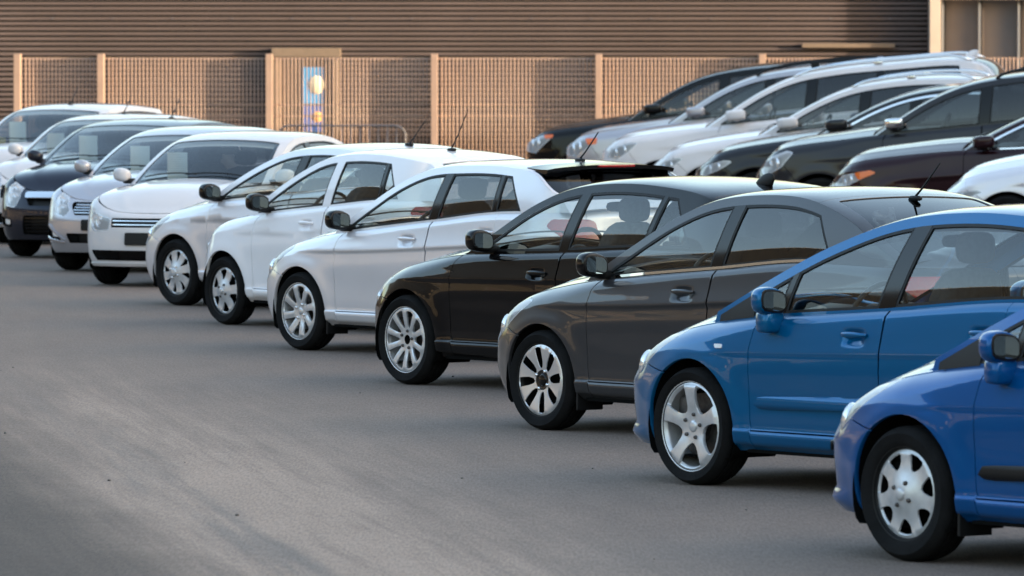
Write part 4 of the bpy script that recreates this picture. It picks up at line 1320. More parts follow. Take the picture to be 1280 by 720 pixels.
hall = empty("hall", (0, YW, 0)); tag(hall, "long brown hall with ribbed horizontal metal cladding behind the fence", "building")
pitch = .0785; zmax = 5.4
V, F = [], []; z = .0; pr = []
while z < zmax:
    pr += [(.055, z - .001), (0, z), (-.006, z + .041), (.055, z + .045)]; z += pitch
XL, XR2 = -34., 6.465
nx_ = 15; xs = np.linspace(XL, XR2, nx_)
for x in xs:
    for dy, z in pr: V.append((x, dy + .001 * math.sin(x * 3.1 + z * 7), z))
n_ = len(pr)
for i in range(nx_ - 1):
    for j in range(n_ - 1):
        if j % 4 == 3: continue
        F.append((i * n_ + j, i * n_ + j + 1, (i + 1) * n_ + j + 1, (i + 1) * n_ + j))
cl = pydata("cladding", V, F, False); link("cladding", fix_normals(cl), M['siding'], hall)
bm = bmesh.new(); box_into(bm, (-13.74, 6.05, 2.7), (40.5, 12, 5.5)); link("hall_core", from_bm("hall_core", bm), mat("slat_gap_shade", (.022, .020, .019), .9), hall)  # dark colour stands in for the shade inside the slat gaps
# rows of screws in the cladding
bm = bmesh.new()
for zz in (1.6, 2.65, 3.2):
    for x in np.arange(-9, 6.4, .93):
        box_into(bm, (x, -.006, round(zz / pitch) * pitch + .023), (.022, .012, .022))
o = link("cladding_screw", from_bm("cladding_screw", bm), M['steel'], hall); o['kind'] = 'stuff'
# coping
bm = bmesh.new(); box_into(bm, (-10.5, 6.0, 5.5), (49.4, 12.5, .12), .02); link("coping", from_bm("coping", bm), M['frame_grey'], hall)

def portal(x0, x1, ztop, hc=.14):
    p = empty("door_surround", (0, 0, 0)); p.parent = hall
    bm = bmesh.new()
    box_into(bm, ((x0 + x1) / 2, -.085, ztop - hc / 2), (x1 - x0 + .06, .19, hc), .01); link("door_canopy", from_bm("door_canopy", bm), M['tan'], p)
    for x in (x0 + .05, x1 - .05):
        bm = bmesh.new(); box_into(bm, (x, -.075, (ztop - hc - .003) / 2), (.10, .15, ztop - hc - .006), .008); link("door_jamb", from_bm("door_jamb", bm), M['tan'], p)
    bm = bmesh.new(); box_into(bm, ((x0 + x1) / 2, -.045, (ztop - .15) / 2), (x1 - x0 - .2, .05, ztop - .15)); link("door_leaf", from_bm("door_leaf", bm), M['door_dark'], p)
    return p
k = FPX / YW
def wx(u): return (u - 640) / k
def wz(v): return HCAM - (v - YH) / k
pt = portal(wx(342), wx(424), wz(60))
# blue poster on the door: pale disc above, small orange ball below
ps = empty("poster", ((wx(378) + wx(405)) / 2, YW - .085, 0)); tag(ps, "blue poster with a pale disc and an orange ball on the portal door", "poster")
bm = bmesh.new(); box_into(bm, (0, 0, (wz(84) + wz(165)) / 2), (wx(405) - wx(378), .012, wz(84) - wz(165)), .003); link("poster_sheet", from_bm("poster_sheet", bm), M['blue_poster'], ps)
bm = bmesh.new(); box_into(bm, (0.0, -.009, wz(147)), (wx(405) - wx(378) - .02, .004, .42)); link("poster_band", from_bm("poster_band", bm), mat("poster_navy", (.035, .10, .34), .5), ps)
for (u, v, r, mm) in ((396, 106, .125, 'poster_pale'), (397, 146, .085, 'poster_orange')):
    V, F = lathe([(.0005, -.016), (r * .96, -.015), (r, -.008)], 24)
    V = [(x * 1.0 + wx(u) - ps.location.x, y, zz * (1.15 if r > .1 else 1.) + wz(v)) for x, y, zz in V]
    link("poster_disc", fix_normals(pydata("poster_disc", V, F)), M[mm], ps)
bm = bmesh.new(); box_into(bm, ((wx(1002) + wx(1118)) / 2, -.05, wz(57)), (wx(1118) - wx(1002), .12, .065), .006); link("wall_ledge", from_bm("wall_ledge", bm), M['tan'], hall)

# glazed bay at the right of the cladding
gb = empty("glazed_bay", (0, YW, 0)); tag(gb, "cream framed glazed bay at the right end of the brown cladding", "building")
x0 = 6.47
bm = bmesh.new(); box_into(bm, (x0 + .085, -.12, 2.7), (.17, .5, 5.4), .01); link("corner_post", from_bm("corner_post", bm), M['cream'], gb)
bm = bmesh.new(); box_into(bm, (x0 + 5.2, -.10, wz(-3.5)), (10.0, .4, .075), .008); link("lintel", from_bm("lintel", bm), M['cream'], gb)
bm = bmesh.new(); box_into(bm, (x0 + 5.2, 0.30, 4.3), (10.0, .3, 2.5), .008); link("fascia", from_bm("fascia", bm), M['siding'], gb)
for x in (wx(1178), wx(1224), wx(1273), wx(1320), wx(1368)):
    bm = bmesh.new(); box_into(bm, (x - .010, -.06, 1.5), (.035, .16, 3.0), .004); link("mullion", from_bm("mullion", bm), M['frame_grey'], gb)
    bm = bmesh.new(); box_into(bm, (x + .030, -.03, 1.5), (.022, .10, 2.99), .003); link("glazing_bead", from_bm("glazing_bead", bm), M['plastic'], gb)
mul_x = [wx(1178), wx(1224), wx(1273), wx(1320), wx(1368)]
for a, b_ in zip(mul_x[:-1], mul_x[1:]):
    bm = bmesh.new(); box_into(bm, ((a + b_) / 2, .02, 1.5), (b_ - a - .045, .02, 2.98)); link("pane", from_bm("pane", bm), M['pane'], gb)
bm = bmesh.new(); box_into(bm, (x0 + 5.2, 3.3, 2.7), (10.0, 6, 5.4)); link("bay_core", from_bm("bay_core", bm), M['door_dark'], gb)

# ------------------------------------------------------------------ fence of tan bars between deep posts
YF = 109.4; kf = FPX / YF
fence = empty("bar_fence", (0, YF, 0)); tag(fence, "tan vertical bar fence between posts in front of the brown hall", "fence")
pu = [23, 127, 337, 543, 748, 952, 1157, 1362]
ztop = HCAM - (69 - YH) / kf
px_ = [(u - 640) / kf for u in pu]
for x in px_:
    bm = bmesh.new(); box_into(bm, (x, -.13, ztop / 2 + .01), (.105, .29, ztop + .02), .008); link("fence_post", from_bm("fence_post", bm), M['fence_paint'], fence)
for a, b_ in zip(px_[:-1], px_[1:]):
    e = empty("fence_panel"); e.parent = fence
    n_ = int(round((b_ - a - .11) / .0575)); parts = []
    for i in range(1, n_):
        x = a + .055 + (b_ - a - .11) * i / n_
        parts.append(tube([(x, 0, .03), (x, 0, ztop - .04)], .0105, 8))
    o = link("fence_bar", pydata("fence_bar", *joinVF(*parts)), M['fence_paint'], e); o['kind'] = 'stuff'
    for zz in (.12, .55, HCAM - (145 - YH) / kf, HCAM - (131 - YH) / kf, ztop - .05):
        bm = bmesh.new(); box_into(bm, ((a + b_) / 2, .028, zz), (b_ - a - .11, .022, .030), .003); link("fence_rail", from_bm("fence_rail", bm), M['fence_paint'], e)

# crowd barrier in front of the fence
YB = 107.; kb = FPX / YB
cbx0, cbx1 = (348 - 640) / kb, (507 - 640) / kb
zt_ = HCAM - (157 - YH) / kb
cbr = empty("crowd_barrier", ((cbx0 + cbx1) / 2, YB, 0)); tag(cbr, "grey steel crowd barrier with rounded corner in front of the fence", "barrier")
xh = (cbx1 - cbx0) / 2; r = .16
pth = [(-xh, 0, .12)] + [(-xh, 0, zt_ - r)] + [(-xh + r - r * math.cos(a), 0, zt_ - r + r * math.sin(a)) for a in np.linspace(.2, pi / 2, 6)] + [(xh - r + r * math.sin(a), 0, zt_ - r + r * math.cos(a)) for a in np.linspace(0, pi / 2 - .2, 6)] + [(xh, 0, zt_ - r), (xh, 0, .12)]
link("barrier_frame", pydata("barrier_frame", *tube(pth, .014, 10)), M['steel'], cbr)
link("barrier_rail", pydata("barrier_rail", *tube([(-xh, 0, .2), (xh, 0, .2)], .017, 8)), M['steel'], cbr)
for i in range(1, 14):
    x = -xh + 2 * xh * i / 14
    link("barrier_bar", pydata("barrier_bar", *tube([(x, 0, .2), (x, 0, zt_ - .01)], .008, 6)), M['steel'], cbr)
for x in (-xh, xh):
    bm = bmesh.new(); box_into(bm, (x, 0, .06), (.06, .55, .12), .02); link("barrier_foot", from_bm("barrier_foot", bm), M['steel'], cbr)

# stack of boards that shows over the white hatchback's roof
bd = empty("board_stack", ((508 - 640) / 85., 105.8, 0)); tag(bd, "pale wooden boards stacked on trestles below the crowd barrier", "boards")
for i in range(3):
    bm = bmesh.new(); box_into(bm, (0, .02 * i, .70 + .045 * i), (.60 + .02 * i, .5, .042), .004); link("board", from_bm("board", bm), M['wood'], bd)
for x in (-.22, .22):
    for y in (-.18, .18):
        bm = bmesh.new(); box_into(bm, (x, y, .338), (.05, .05, .676)); link("trestle_leg", from_bm("trestle_leg", bm), M['wood'], bd)

# yellow A-frame barricade at the far left
af = empty("safety_trestle", (-7.62, 104., 0)); tag(af, "yellow A frame safety trestle at the left edge behind the parked cars", "trestle")
for y in (-.3, .3):
    for sx in (-1, 1):
        link("leg", pydata("leg", *tube([(sx * .55, y, .0), (0, y, 1.12)], .035, 8)), M['yellow'], af)
bm = bmesh.new(); box_into(bm, (0, 0, .62), (.12, .7, .16), .01); link("cross_board", from_bm("cross_board", bm), M['yellow'], af)

# ------------------------------------------------------------------ neighbours and an added dark block outside the frame: they shade the lot and stand in the reflections
def building(name, label, c, s, wall, nwin, face, h_win=(1.2, 2.6)):
    b = empty(name, (c[0], c[1], 0)); tag(b, label, "building")
    bm = bmesh.new(); box_into(bm, (0, 0, s[2] / 2), (s[0], s[1], s[2]), .03); link("wall", from_bm("wall", bm), wall, b)
    bm = bmesh.new(); box_into(bm, (0, 0, s[2] + .12), (s[0] + .5, s[1] + .5, .24), .03); link("roof", from_bm("roof", bm), M['frame_grey'], b)
    for i in range(nwin):
        y = -s[1] / 2 + s[1] * (i + .5) / nwin
        bm = bmesh.new(); box_into(bm, (face * (s[0] / 2 + .01), y, sum(h_win) / 2), (.06, s[1] / nwin * .5, h_win[1] - h_win[0]), .01)
        f = link("window", from_bm("window", bm), M['frame_grey'], b)
        bm = bmesh.new(); box_into(bm, (face * (s[0] / 2 + .045), y, sum(h_win) / 2), (.012, s[1] / nwin * .44, h_win[1] - h_win[0] - .12)); link("pane", from_bm("pane", bm), M['pane'], f)
    return b
building("warehouse", "long low warehouse along the right side of the lot", (19.5, 22.6, 0), (6, 155, 8.0), mat("warehouse_wall", (.32, .31, .30), .7, vary=.1), 18, -1)
building("depot", "sand coloured depot beyond the left side of the lot", (-58, 70, 0), (8, 70, 3.0), mat("depot_wall", (.075, .068, .055), .7, vary=.1), 14, 1, (1.0, 2.1))
building("reflection_block", "unseen dark block added behind the depot to darken the car reflections", (-74, 74, 0), (14, 120, 24.0), mat("reflection_block_wall", (.014, .017, .022), .9, vary=.3), 18, 1, (5.2, 7.4))  # added out of view so that the car sides reflect something dark

# ------------------------------------------------------------------ paints
M['p_white'] = paint("paint_white", (.85, .825, .845), 0, .4)
M['p_white3'] = paint("paint_white_dimmed", (.60, .578, .588), 0, .45, .12)  # the same white, darkened to offset the strong light on the left row
M['p_white2'] = paint("paint_white_warm", (.70, .66, .66), 0, .4)
M['p_silver'] = paint("paint_silver", (.72, .70, .73), .33, .30)
M['p_silver2'] = paint("paint_silver_cool", (.43, .42, .45), .5, .30)
M['p_black'] = paint("paint_black", (.0025, .0025, .003), 0, .3, .008)
M['p_grey'] = paint("paint_graphite", (.050, .051, .056), .45, .30, .02)
M['p_blue'] = paint("paint_azure", (.0, .100, .255), .35, .28, .008)
M['p_blue2'] = paint("paint_ultramarine", (.0, .076, .26), .3, .28, .008)
M['p_navy'] = paint("paint_navy", (.012, .015, .028), .3, .3, .05)
M['p_maroon'] = paint("paint_maroon", (.020, .005, .008), .25, .3, .02)
M['p_char'] = paint("paint_charcoal", (.018, .018, .021), .3, .3, .02)
M['p_dark'] = paint("paint_dark_grey", (.026, .026, .030), .35, .3, .02)

GR = "cars parked in the front row"
A = 128.
P308 = dict(W=1.80, wb=2.61, fo=.90, ro=.75, ra=.365, cx=.95, cn=3.2,
    zs=[(.90, .58), (.70, .685), (.35, .795), (-.05, .872), (-.45, .915), (-1.5, .985), (-2.5, 1.06), (-3.36, 1.08)],
    fi=[(.15, .08), (.215, .025), (.255, -.014), (.285, -.006), (.32, .022), (.42, .012), (.52, .006), (.64, .07), (.76, .15)],
    rail=[(-.05, .93), (-.45, 1.10), (-.95, 1.31), (-1.42, 1.45), (-1.90, 1.50), (-2.45, 1.49), (-3.00, 1.42), (-3.22, 1.26), (-3.40, 1.06)],
    xrf=-1.22, xrr=-3.0, cap_c=.26, xd=-.50, xB=-1.56, xR=-2.50, xm=-.70, mz=.075, dlo_end=(-2.80, -2.62), dlo_r=.12,
    pillars=[(-.66, -.80, .020, 'black'), (-1.50, -1.66, .062, 'black')], front_windows=2,
    mirror_paint='body', mirror_low='body', handles=[(-1.36, .84), (-2.36, .88)], crease=[(.1, .72), (-3.2, .80)], crease_a=.006,
    lamp=[(.70, .50), (.44, .64), (.12, .835), (.20, .845), (.56, .735), (.76, .65), (.82, .54)], mirror_stalk=True, seat='seat_dark', mirror_s=.86)
P308['sail'] = (-.10, -.42)
a2 = Car(**{**P308, **dict(detail=2., rt=.318, rim=.240, tw=.205, wheel='five', moulding=(-.56, -1.55, .47, 'body'), repeater=(-.24, .76), antenna=None)})
place_car(a2, "hatchback", "azure blue five door hatchback with five spoke alloy wheels", "car", 'p_blue', 863, 607, A, GR)
a1 = Car(**{**P308, **dict(detail=2., rt=.313, rim=.214, tw=.195, wheel='hubcap7', moulding=(-.54, -1.55, .44, 'plastic'), front=[('bumper_strip', [(.40, .475), (.74, .475), (.76, .52), (.40, .52)], .016, 'plastic', True)], flap=True, antenna=None)})
place_car(a1, "hatchback", "ultramarine blue hatchback cut by the right edge of the photo with plastic hubcaps", "car", 'p_blue2', 1130, 703, A, GR)
RIO = dict(cap_c=.23, flap=True, lamp=[(.62, .50), (.42, .60), (.12, .79), (.20, .81), (.52, .72), (.68, .65), (.74, .54)])
M['glass_wind'] = glass('windscreen_glass', (.66, .70, .69))
a3 = Car(**{**RIO, **dict(detail=2., ro=.98, rt=.308, rim=.222, kind='sedan', wheel='slots8', ra=.345,
    rail=[(-.34, .935), (-.72, 1.135), (-1.10, 1.325), (-1.42, 1.43), (-1.85, 1.472), (-2.30, 1.455), (-2.72, 1.34), (-3.02, 1.19), (-3.22, 1.09)],
    zs=[(.82, .61), (.62, .70), (.30, .81), (-.20, .90), (-.65, .95), (-1.6, 1.025), (-2.5, 1.09), (-3.55, 1.07)],
    xrr=-2.40, dlo_end=(-2.66, -2.46), chrome_belt=(-.62, -2.6), window_r='glass_mid', antenna=-2.52)})
M['glass_mid'] = glass("privacy_glass", (.16, .165, .17))
place_car(a3, "sedan", "graphite grey sedan with black slotted two tone wheels", "car", 'p_grey', 675, 538, A, GR)
a4 = Car(**dict(detail=2., W=1.75, wb=2.69, fo=.78, ro=.84, rt=.313, rim=.226, tw=.205, ra=.352, wheel='ten', cap_c=.18, cn=2.85,
    zs=[(.78, .58), (.58, .68), (.2, .80), (-.3, .885), (-.65, .92), (-1.6, .955), (-2.6, 1.00), (-3.5, 1.00)],
    rail=[(-.55, .90), (-.90, 1.09), (-1.25, 1.275), (-1.55, 1.375), (-1.95, 1.422), (-2.5, 1.415), (-3.05, 1.34), (-3.32, 1.19), (-3.50, 1.0)],
    xrf=-1.36, xrr=-3.06, xd=-.52, xB=-1.70, xR=-2.62, xm=-.90, handles=[(-1.50, .80), (-2.45, .84)], dlo_end=(-3.0, -2.75),
    pillars=[(-1.66, -1.80, .045, 'black'), (-2.50, -2.66, .018, 'black')], crease=[(.2, .74), (-3.2, .80)], crease_a=.016,
    antenna=-2.85, antenna_kind='fin', mirror_paint='gloss_black',
    lamp=[(.56, .48), (.36, .62), (.18, .74), (.26, .745), (.50, .67), (.64, .59), (.68, .51)]))
place_car(a4, "hatchback", "glossy black five door hatchback with ten spoke alloy wheels", "car", 'p_black', 506, 481, A, GR)
a5 = Car(**{**RIO, **dict(detail=2., rt=.302, rim=.214, wheel='eight', spoiler=True, rail=[(-.34, .925), (-.72, 1.13), (-1.10, 1.32), (-1.42, 1.415), (-1.85, 1.445), (-2.35, 1.44), (-2.72, 1.39), (-2.93, 1.25), (-3.10, 1.11)], xrr=-2.64, xR=-2.42, dlo_end=(-2.66, -2.46), pillars=[(-1.58, -1.70, .045, 'black'), (-2.33, -2.36, .018, 'black')], antenna=-2.42, window_r='glass_mid')})
place_car(a5, "hatchback", "light silver five door hatchback with black mirror and dark rear glass", "car", 'p_silver', 373, 438, A, GR)
a6 = Car(**dict(W=1.60, wb=2.38, fo=.72, ro=.52, rt=.287, rim=.202, tw=.175, ra=.335, wheel='hubcap6', cap_c=.19, cx=.75, cn=2.55,
    zs=[(.72, .62), (.55, .73), (.25, .84), (-.15, .905), (-.55, .945), (-1.4, 1.015), (-2.3, 1.08), (-2.9, 1.09)],
    rail=[(-.22, .94), (-.55, 1.12), (-.92, 1.30), (-1.22, 1.405), (-1.65, 1.448), (-2.2, 1.435), (-2.62, 1.375), (-2.80, 1.27), (-2.90, 1.09)],
    xrf=-1.02, xrr=-2.60, xd=-.44, xB=-1.46, xR=-2.24, xm=-.56, handles=[(-1.24, .865), (-2.10, .93)], dlo_end=(-2.42, -2.20), dlo_r=.10,
    pillars=[(-1.40, -1.48, .055, 'body'), (-2.16, -2.16, .015, 'black')], antenna=-2.2, antenna_kind='long', crease_a=.008,
    lamp=[(.52, .52), (.36, .64), (.14, .82), (.22, .825), (.46, .73), (.58, .65), (.62, .55)]))
place_car(a6, "hatchback", "small white five door hatchback with black mirrors and six hole hubcaps", "car", 'p_white', 279, 406, A - 2, GR)
a7 = Car(**{**RIO, **dict(W=1.70, cn=3.3, ro=.98, rt=.300, rim=.210, kind='sedan', wheel='hubcap8', flap=False,
    rail=[(-.34, .935), (-.72, 1.135), (-1.10, 1.30), (-1.42, 1.395), (-1.85, 1.43), (-2.30, 1.41), (-2.72, 1.31), (-3.02, 1.17), (-3.22, 1.09)],
    zs=[(.82, .61), (.62, .70), (.30, .81), (-.20, .90), (-.65, .95), (-1.6, 1.025), (-2.5, 1.09), (-3.55, 1.07)],
    xrr=-2.40, dlo_end=(-2.66, -2.46), antenna=-2.3)})
place_car(a7, "sedan", "silver white sedan with eight petal hubcaps last in the front row", "car", 'p_silver', 219, 382, A + 2, GR)

# ------------------------------------------------------------------ the left row: fronts towards the camera
GL = "cars at the left facing the camera"
B_ = 249.
def sheet(car, s_top, q0, wd, ht, label, material='paper', name="price_sheet"):
    """a sheet of paper hung upright behind the windscreen, its top edge touching the glass"""
    p0 = car.Tf(np.array([(s_top, q0), (s_top, q0 + wd)])); xt = p0[:, 0].min() - .03; zt = p0[:, 2].min() - .03
    V, F = [], []
    for i in range(7):
        for j in range(9):
            fy = j / 8
            V.append((xt - .02 * math.sin(pi * fy) - .015 * (i / 6) ** 2, p0[0, 1] + (p0[1, 1] - p0[0, 1]) * fy, zt - ht * i / 6))
    for i in range(6):
        for j in range(8): F.append((i * 9 + j, i * 9 + j + 1, (i + 1) * 9 + j + 1, (i + 1) * 9 + j))
    me = pydata(name, V, F); me.materials.append(M[material])
    o = bpy.data.objects.new(name, me); COL.objects.link(o); o.location = car.root.location; o.rotation_euler = car.root.rotation_euler
    tag(o, label, "paper sheet", "price sheets behind windscreens")
def strips(z0, z1, y0, y1, n, mm, off=-.012, th=.45, nm="grille_slat", slope=0.):
    out = []
    for i in range(n):
        a = z0 + (z1 - z0) * (i + .5) / n; t = (z1 - z0) / n * th / 2
        out.append((nm, [(-y1, a - t + slope), (-y0, a - t), (y0, a - t), (y1, a - t + slope), (y1, a + t + slope), (y0, a + t), (-y0, a + t), (-y1, a + t + slope)], off, mm))
    return out
BASE_B = dict(window='glass_wind', window_r='glass_dark', mirror_s=.76, W=1.69, cx=.62, cn=2.7, cap_c=.13, lamp_tau=True, seat='seat_dark', wheel='hubcap8', rt=.30, rim=.205)
b1 = Car(**{**BASE_B, **dict(wb=2.55, fo=.80, ro=1.02, kind='sedan', xrr=-2.40, dlo_end=(-2.70, -2.48),
    zs=[(.80, .71), (.60, .80), (.25, .89), (-.25, .95), (-.65, .97), (-1.5, 1.0), (-2.5, 1.05), (-3.57, 1.05)],
    rail=[(-.42, .94), (-.78, 1.15), (-1.12, 1.315), (-1.42, 1.40), (-1.85, 1.43), (-2.30, 1.415), (-2.72, 1.31), (-3.02, 1.17), (-3.22, 1.09)],
    fi=[(.15, .09), (.22, .04), (.36, .0), (.52, .01), (.62, .03), (.74, .07)], roll=[(.8, .06), (0, .10), (-.6, .06), (-1.5, .045), (-3.2, .06)],
    mirror_paint='body', bowls=[(-.05, -.0), (.07, .01)], lamp_dark=False,
    pillars=[(-1.58, -1.70, .050, 'black'), (-2.42, -2.50, .02, 'black')],
    lamp=[(.44, .545), (.43, .665), (.60, .695), (.84, .735), (.86, .68), (.78, .58), (.64, .53)],
    front=[("upper_grille", [(-.415, .575), (.415, .575), (.42, .665), (-.42, .665)], -.045, 'plastic')]
        + strips(.585, .66, .405, .41, 2, 'chrome', -.008, .22)
        + [("number_plate", [(-.235, .405), (.235, .405), (.235, .525), (-.235, .525)], .016, 'plastic'),
           ("lower_grille", [(-.62, .255), (.62, .255), (.70, .355), (-.70, .355)], -.045, 'plastic')]
        + strips(.27, .345, .60, .66, 4, 'gloss_black', -.012, .35, "lower_slat")
        + [("bumper_lip", [(-.80, .205), (.80, .205), (.82, .235), (-.82, .235)], .012, 'body')])})
place_car(b1, "sedan", "white sedan facing left with a twin bar grille and blank black plate", "car", 'p_white3', 137, 355, B_, GL, (0, -.75))
sheet(b1, .72, -.56, .20, .36, "pale sheet in the windscreen of the white sedan with the black plate")
b2 = Car(**{**BASE_B, **dict(wb=2.57, fo=.82, ro=.98, kind='sedan', xrr=-2.40, dlo_end=(-2.66, -2.46),
    zs=[(.82, .73), (.62, .80), (.25, .89), (-.25, .955), (-.65, .975), (-1.5, 1.0), (-2.5, 1.055), (-3.55, 1.05)],
    rail=a7.rail, mirror_paint='body', bowls=[(-.03, -.03), (.06, .05)],
    lamp=[(.50, .56), (.44, .64), (.56, .74), (.76, .84), (.82, .84), (.80, .72), (.70, .60)], indicator=None,
    front=[("upper_grille", [(-.36, .585), (.36, .585), (.47, .72), (-.47, .72)], -.045, 'plastic')]
        + strips(.60, .715, .34, .40, 4, 'chrome', -.008, .24)
        + [("number_plate", [(-.26, .43), (.26, .43), (.26, .54), (-.26, .54)], .016, 'plastic'),
           ("lower_grille", [(-.42, .30), (.42, .30), (.46, .40), (-.46, .40)], -.045, 'plastic'),
           ("fog_lamp_recess", [(.50, .32), (.86, .36), (.84, .47), (.78, .475)], -.045, 'plastic', True),
           ("fog_lamp_trim", [(.46, .315), (.50, .30), (.90, .345), (.88, .365)], .012, 'chrome', True),
           ("fog_lamp_brow", [(.46, .335), (.49, .335), (.79, .475), (.77, .495)], .014, 'body', True),
           ("fog_lamp", [(.60, .352), (.72, .362), (.73, .42), (.66, .41)], -.015, 'reflector', True)])})
place_car(b2, "sedan", "silver sedan with slatted grille between the navy hatchback and a white sedan", "car", 'p_silver2', 88, 337, B_, GL, (0, -.75))
sheet(b2, .75, -.48, .20, .36, "pale sheet in the windscreen of the silver sedan")
b3 = Car(**{**BASE_B, **dict(W=1.72, wb=2.51, fo=.84, ro=.65, H=1.49,
    zs=[(.84, .72), (.62, .82), (.25, .92), (-.25, .985), (-.65, 1.01), (-1.5, 1.04), (-2.5, 1.09), (-3.16, 1.09)],
    rail=[(-.30, .97), (-.68, 1.16), (-1.05, 1.335), (-1.38, 1.42), (-1.80, 1.452), (-2.35, 1.44), (-2.85, 1.37), (-3.02, 1.27), (-3.12, 1.09)],
    xrr=-2.84, dlo_end=(-2.72, -2.60), mirror_paint='body', bowls=[(-.02, -.04), (.05, .05)], antenna=-2.3,
    lamp=[(.54, .55), (.50, .66), (.60, .80), (.74, .88), (.82, .84), (.84, .68), (.74, .57)],
    front=[("upper_grille", [(-.34, .575), (.34, .575), (.44, .70), (-.44, .70)], -.045, 'plastic'),
           ("grille_bar", [(-.41, .655), (.41, .655), (.46, .715), (-.46, .715)], .016, 'chrome'),
           ("lower_grille", [(-.42, .26), (.42, .26), (.40, .47), (-.40, .47)], -.045, 'plastic')]
        + strips(.27, .46, .38, .39, 5, 'gloss_black', -.012, .3, "lower_slat")
        + [("fog_lamp_recess", [(.58, .34), (.84, .36), (.86, .46), (.60, .43)], -.045, 'plastic', True),
           ("fog_lamp", [(.64, .36), (.74, .37), (.75, .43), (.65, .42)], -.015, 'reflector', True)])})
place_car(b3, "hatchback", "dark navy hatchback with a bright bar across its grille", "car", 'p_navy', 30, 320, B_, GL, (0, -.76))
sheet(b3, .78, -.50, .20, .36, "pale sheet in the windscreen of the navy hatchback")
b4 = Car(**{**BASE_B, **dict(W=1.70, wb=2.52, fo=.82, ro=.62,
    zs=[(.82, .72), (.62, .82), (.25, .92), (-.25, .985), (-.65, 1.0), (-1.5, 1.03), (-2.5, 1.08), (-3.14, 1.08)],
    rail=b3.rail, xrr=-2.84, dlo_end=(-2.72, -2.60), mirror_paint='body', antenna=-1.75,
    lamp=[(.54, .58), (.52, .68), (.64, .78), (.82, .84), (.86, .74), (.76, .60)], bowls=[(0, 0)],
    front=[("upper_grille", [(-.46, .54), (.46, .54), (.52, .69), (-.52, .69)], -.045, 'plastic')]
        + strips(.55, .685, .45, .48, 4, 'gloss_black', -.012, .35)
        + [("number_plate", [(-.26, .41), (.26, .41), (.26, .52), (-.26, .52)], .016, 'white_plastic'),
           ("lower_grille", [(-.62, .25), (.62, .25), (.66, .37), (-.66, .37)], -.045, 'plastic'),
           ("chin_strip", [(-.66, .225), (.66, .225), (.68, .25), (-.68, .25)], .014, 'chrome')])})
place_car(b4, "hatchback", "white hatchback with black slatted grille second from the left edge", "car", 'p_white3', 6, 303, B_, GL, (0, -.75))
sheet(b4, .74, -.60, .20, .34, "pale sheet in the windscreen of the white slatted grille hatchback")
b5 = Car(**{**BASE_B, **dict(W=1.74, wb=2.62, fo=.85, ro=.75, 
    zs=[(.85, .78), (.62, .90), (.25, .99), (-.25, 1.04), (-.65, 1.06), (-1.5, 1.09), (-2.5, 1.13), (-3.37, 1.13)],
    rail=[(-.30, 1.02), (-.68, 1.22), (-1.05, 1.41), (-1.38, 1.50), (-1.80, 1.535), (-2.45, 1.525), (-3.05, 1.46), (-3.25, 1.35), (-3.36, 1.13)],
    xrr=-3.03, dlo_end=(-2.85, -2.70), mirror_paint='body', antenna=-1.55,
    lamp=[(.54, .66), (.52, .76), (.64, .88), (.82, .93), (.86, .83), (.76, .68)], bowls=[(0, 0)],
    front=[("upper_grille", [(-.46, .60), (.46, .60), (.52, .75), (-.52, .75)], -.045, 'plastic'),
           ("lower_grille", [(-.62, .28), (.62, .28), (.66, .42), (-.66, .42)], -.045, 'plastic')])})
place_car(b5, "hatchback", "tall white hatchback with a yellow note in its windscreen at the far left", "car", 'p_white3', -48, 291, B_, GL, (0, -.77))
sheet(b5, .72, -.50, .20, .32, "white sheet beside the yellow note in the tall hatchback windscreen")
sheet(b5, .46, -.66, .22, .20, "yellow note in the windscreen of the tall white hatchback", 'paper_yellow', "yellow_note")

# ------------------------------------------------------------------ the right row on the bank, seen over the front row's roofs
GC = "cars parked on the bank at the right"
SUV = dict(window='glass_wind', W=1.88, wb=2.85, fo=.90, ro=1.05, rt=.365, rim=.24, tw=.235, ra=.415, wheel='five', cx=.62, cn=2.7, barrel=.08,
    zs=[(.90, .98), (.72, 1.06), (.25, 1.11), (-.30, 1.14), (-.7, 1.16), (-1.6, 1.19), (-2.8, 1.23), (-3.9, 1.22)],
    zb=[(.9, .34), (.4, .30), (-.5, .30), (-2.4, .30), (-3.9, .38)],
    fi=[(.25, .12), (.36, .05), (.55, .0), (.75, .0), (.92, .02), (1.02, .06)], ri=[(.3, .06), (.55, .0), (.8, .0), (1.1, .04), (1.25, .08)],
    rail=[(-.62, 1.11), (-1.0, 1.33), (-1.42, 1.545), (-1.82, 1.675), (-2.3, 1.735), (-2.9, 1.745), (-3.5, 1.70), (-3.75, 1.58), (-3.92, 1.23)],
    bow=[(0, .07), (1, .05), (5.5, .06)], t1=.14, t2=.30, xrf=-1.5, xrr=-3.5, xd=-.80, xB=-2.0, xR=-2.85,
    dlo_end=(-3.45, -3.40), pillars=[(-2.0, -2.08, .06, 'black'), (-2.9, -2.98, .04, 'black')], crease=[(.1, .95), (-3.5, 1.02)],
    xm=-1.08, mz=.12, mirror_s=.90, mirror_x=1.5, handles=[(-1.82, 1.02), (-2.75, 1.05)], cap_c=.10, mirror_paint='body', mirror_low='body', window_r='glass_dark', lamp_tau=False, bowls=[(-.08, .0), (.07, .02)])
NRM = Vector((-BK, -BK * .20, 1)).normalized()
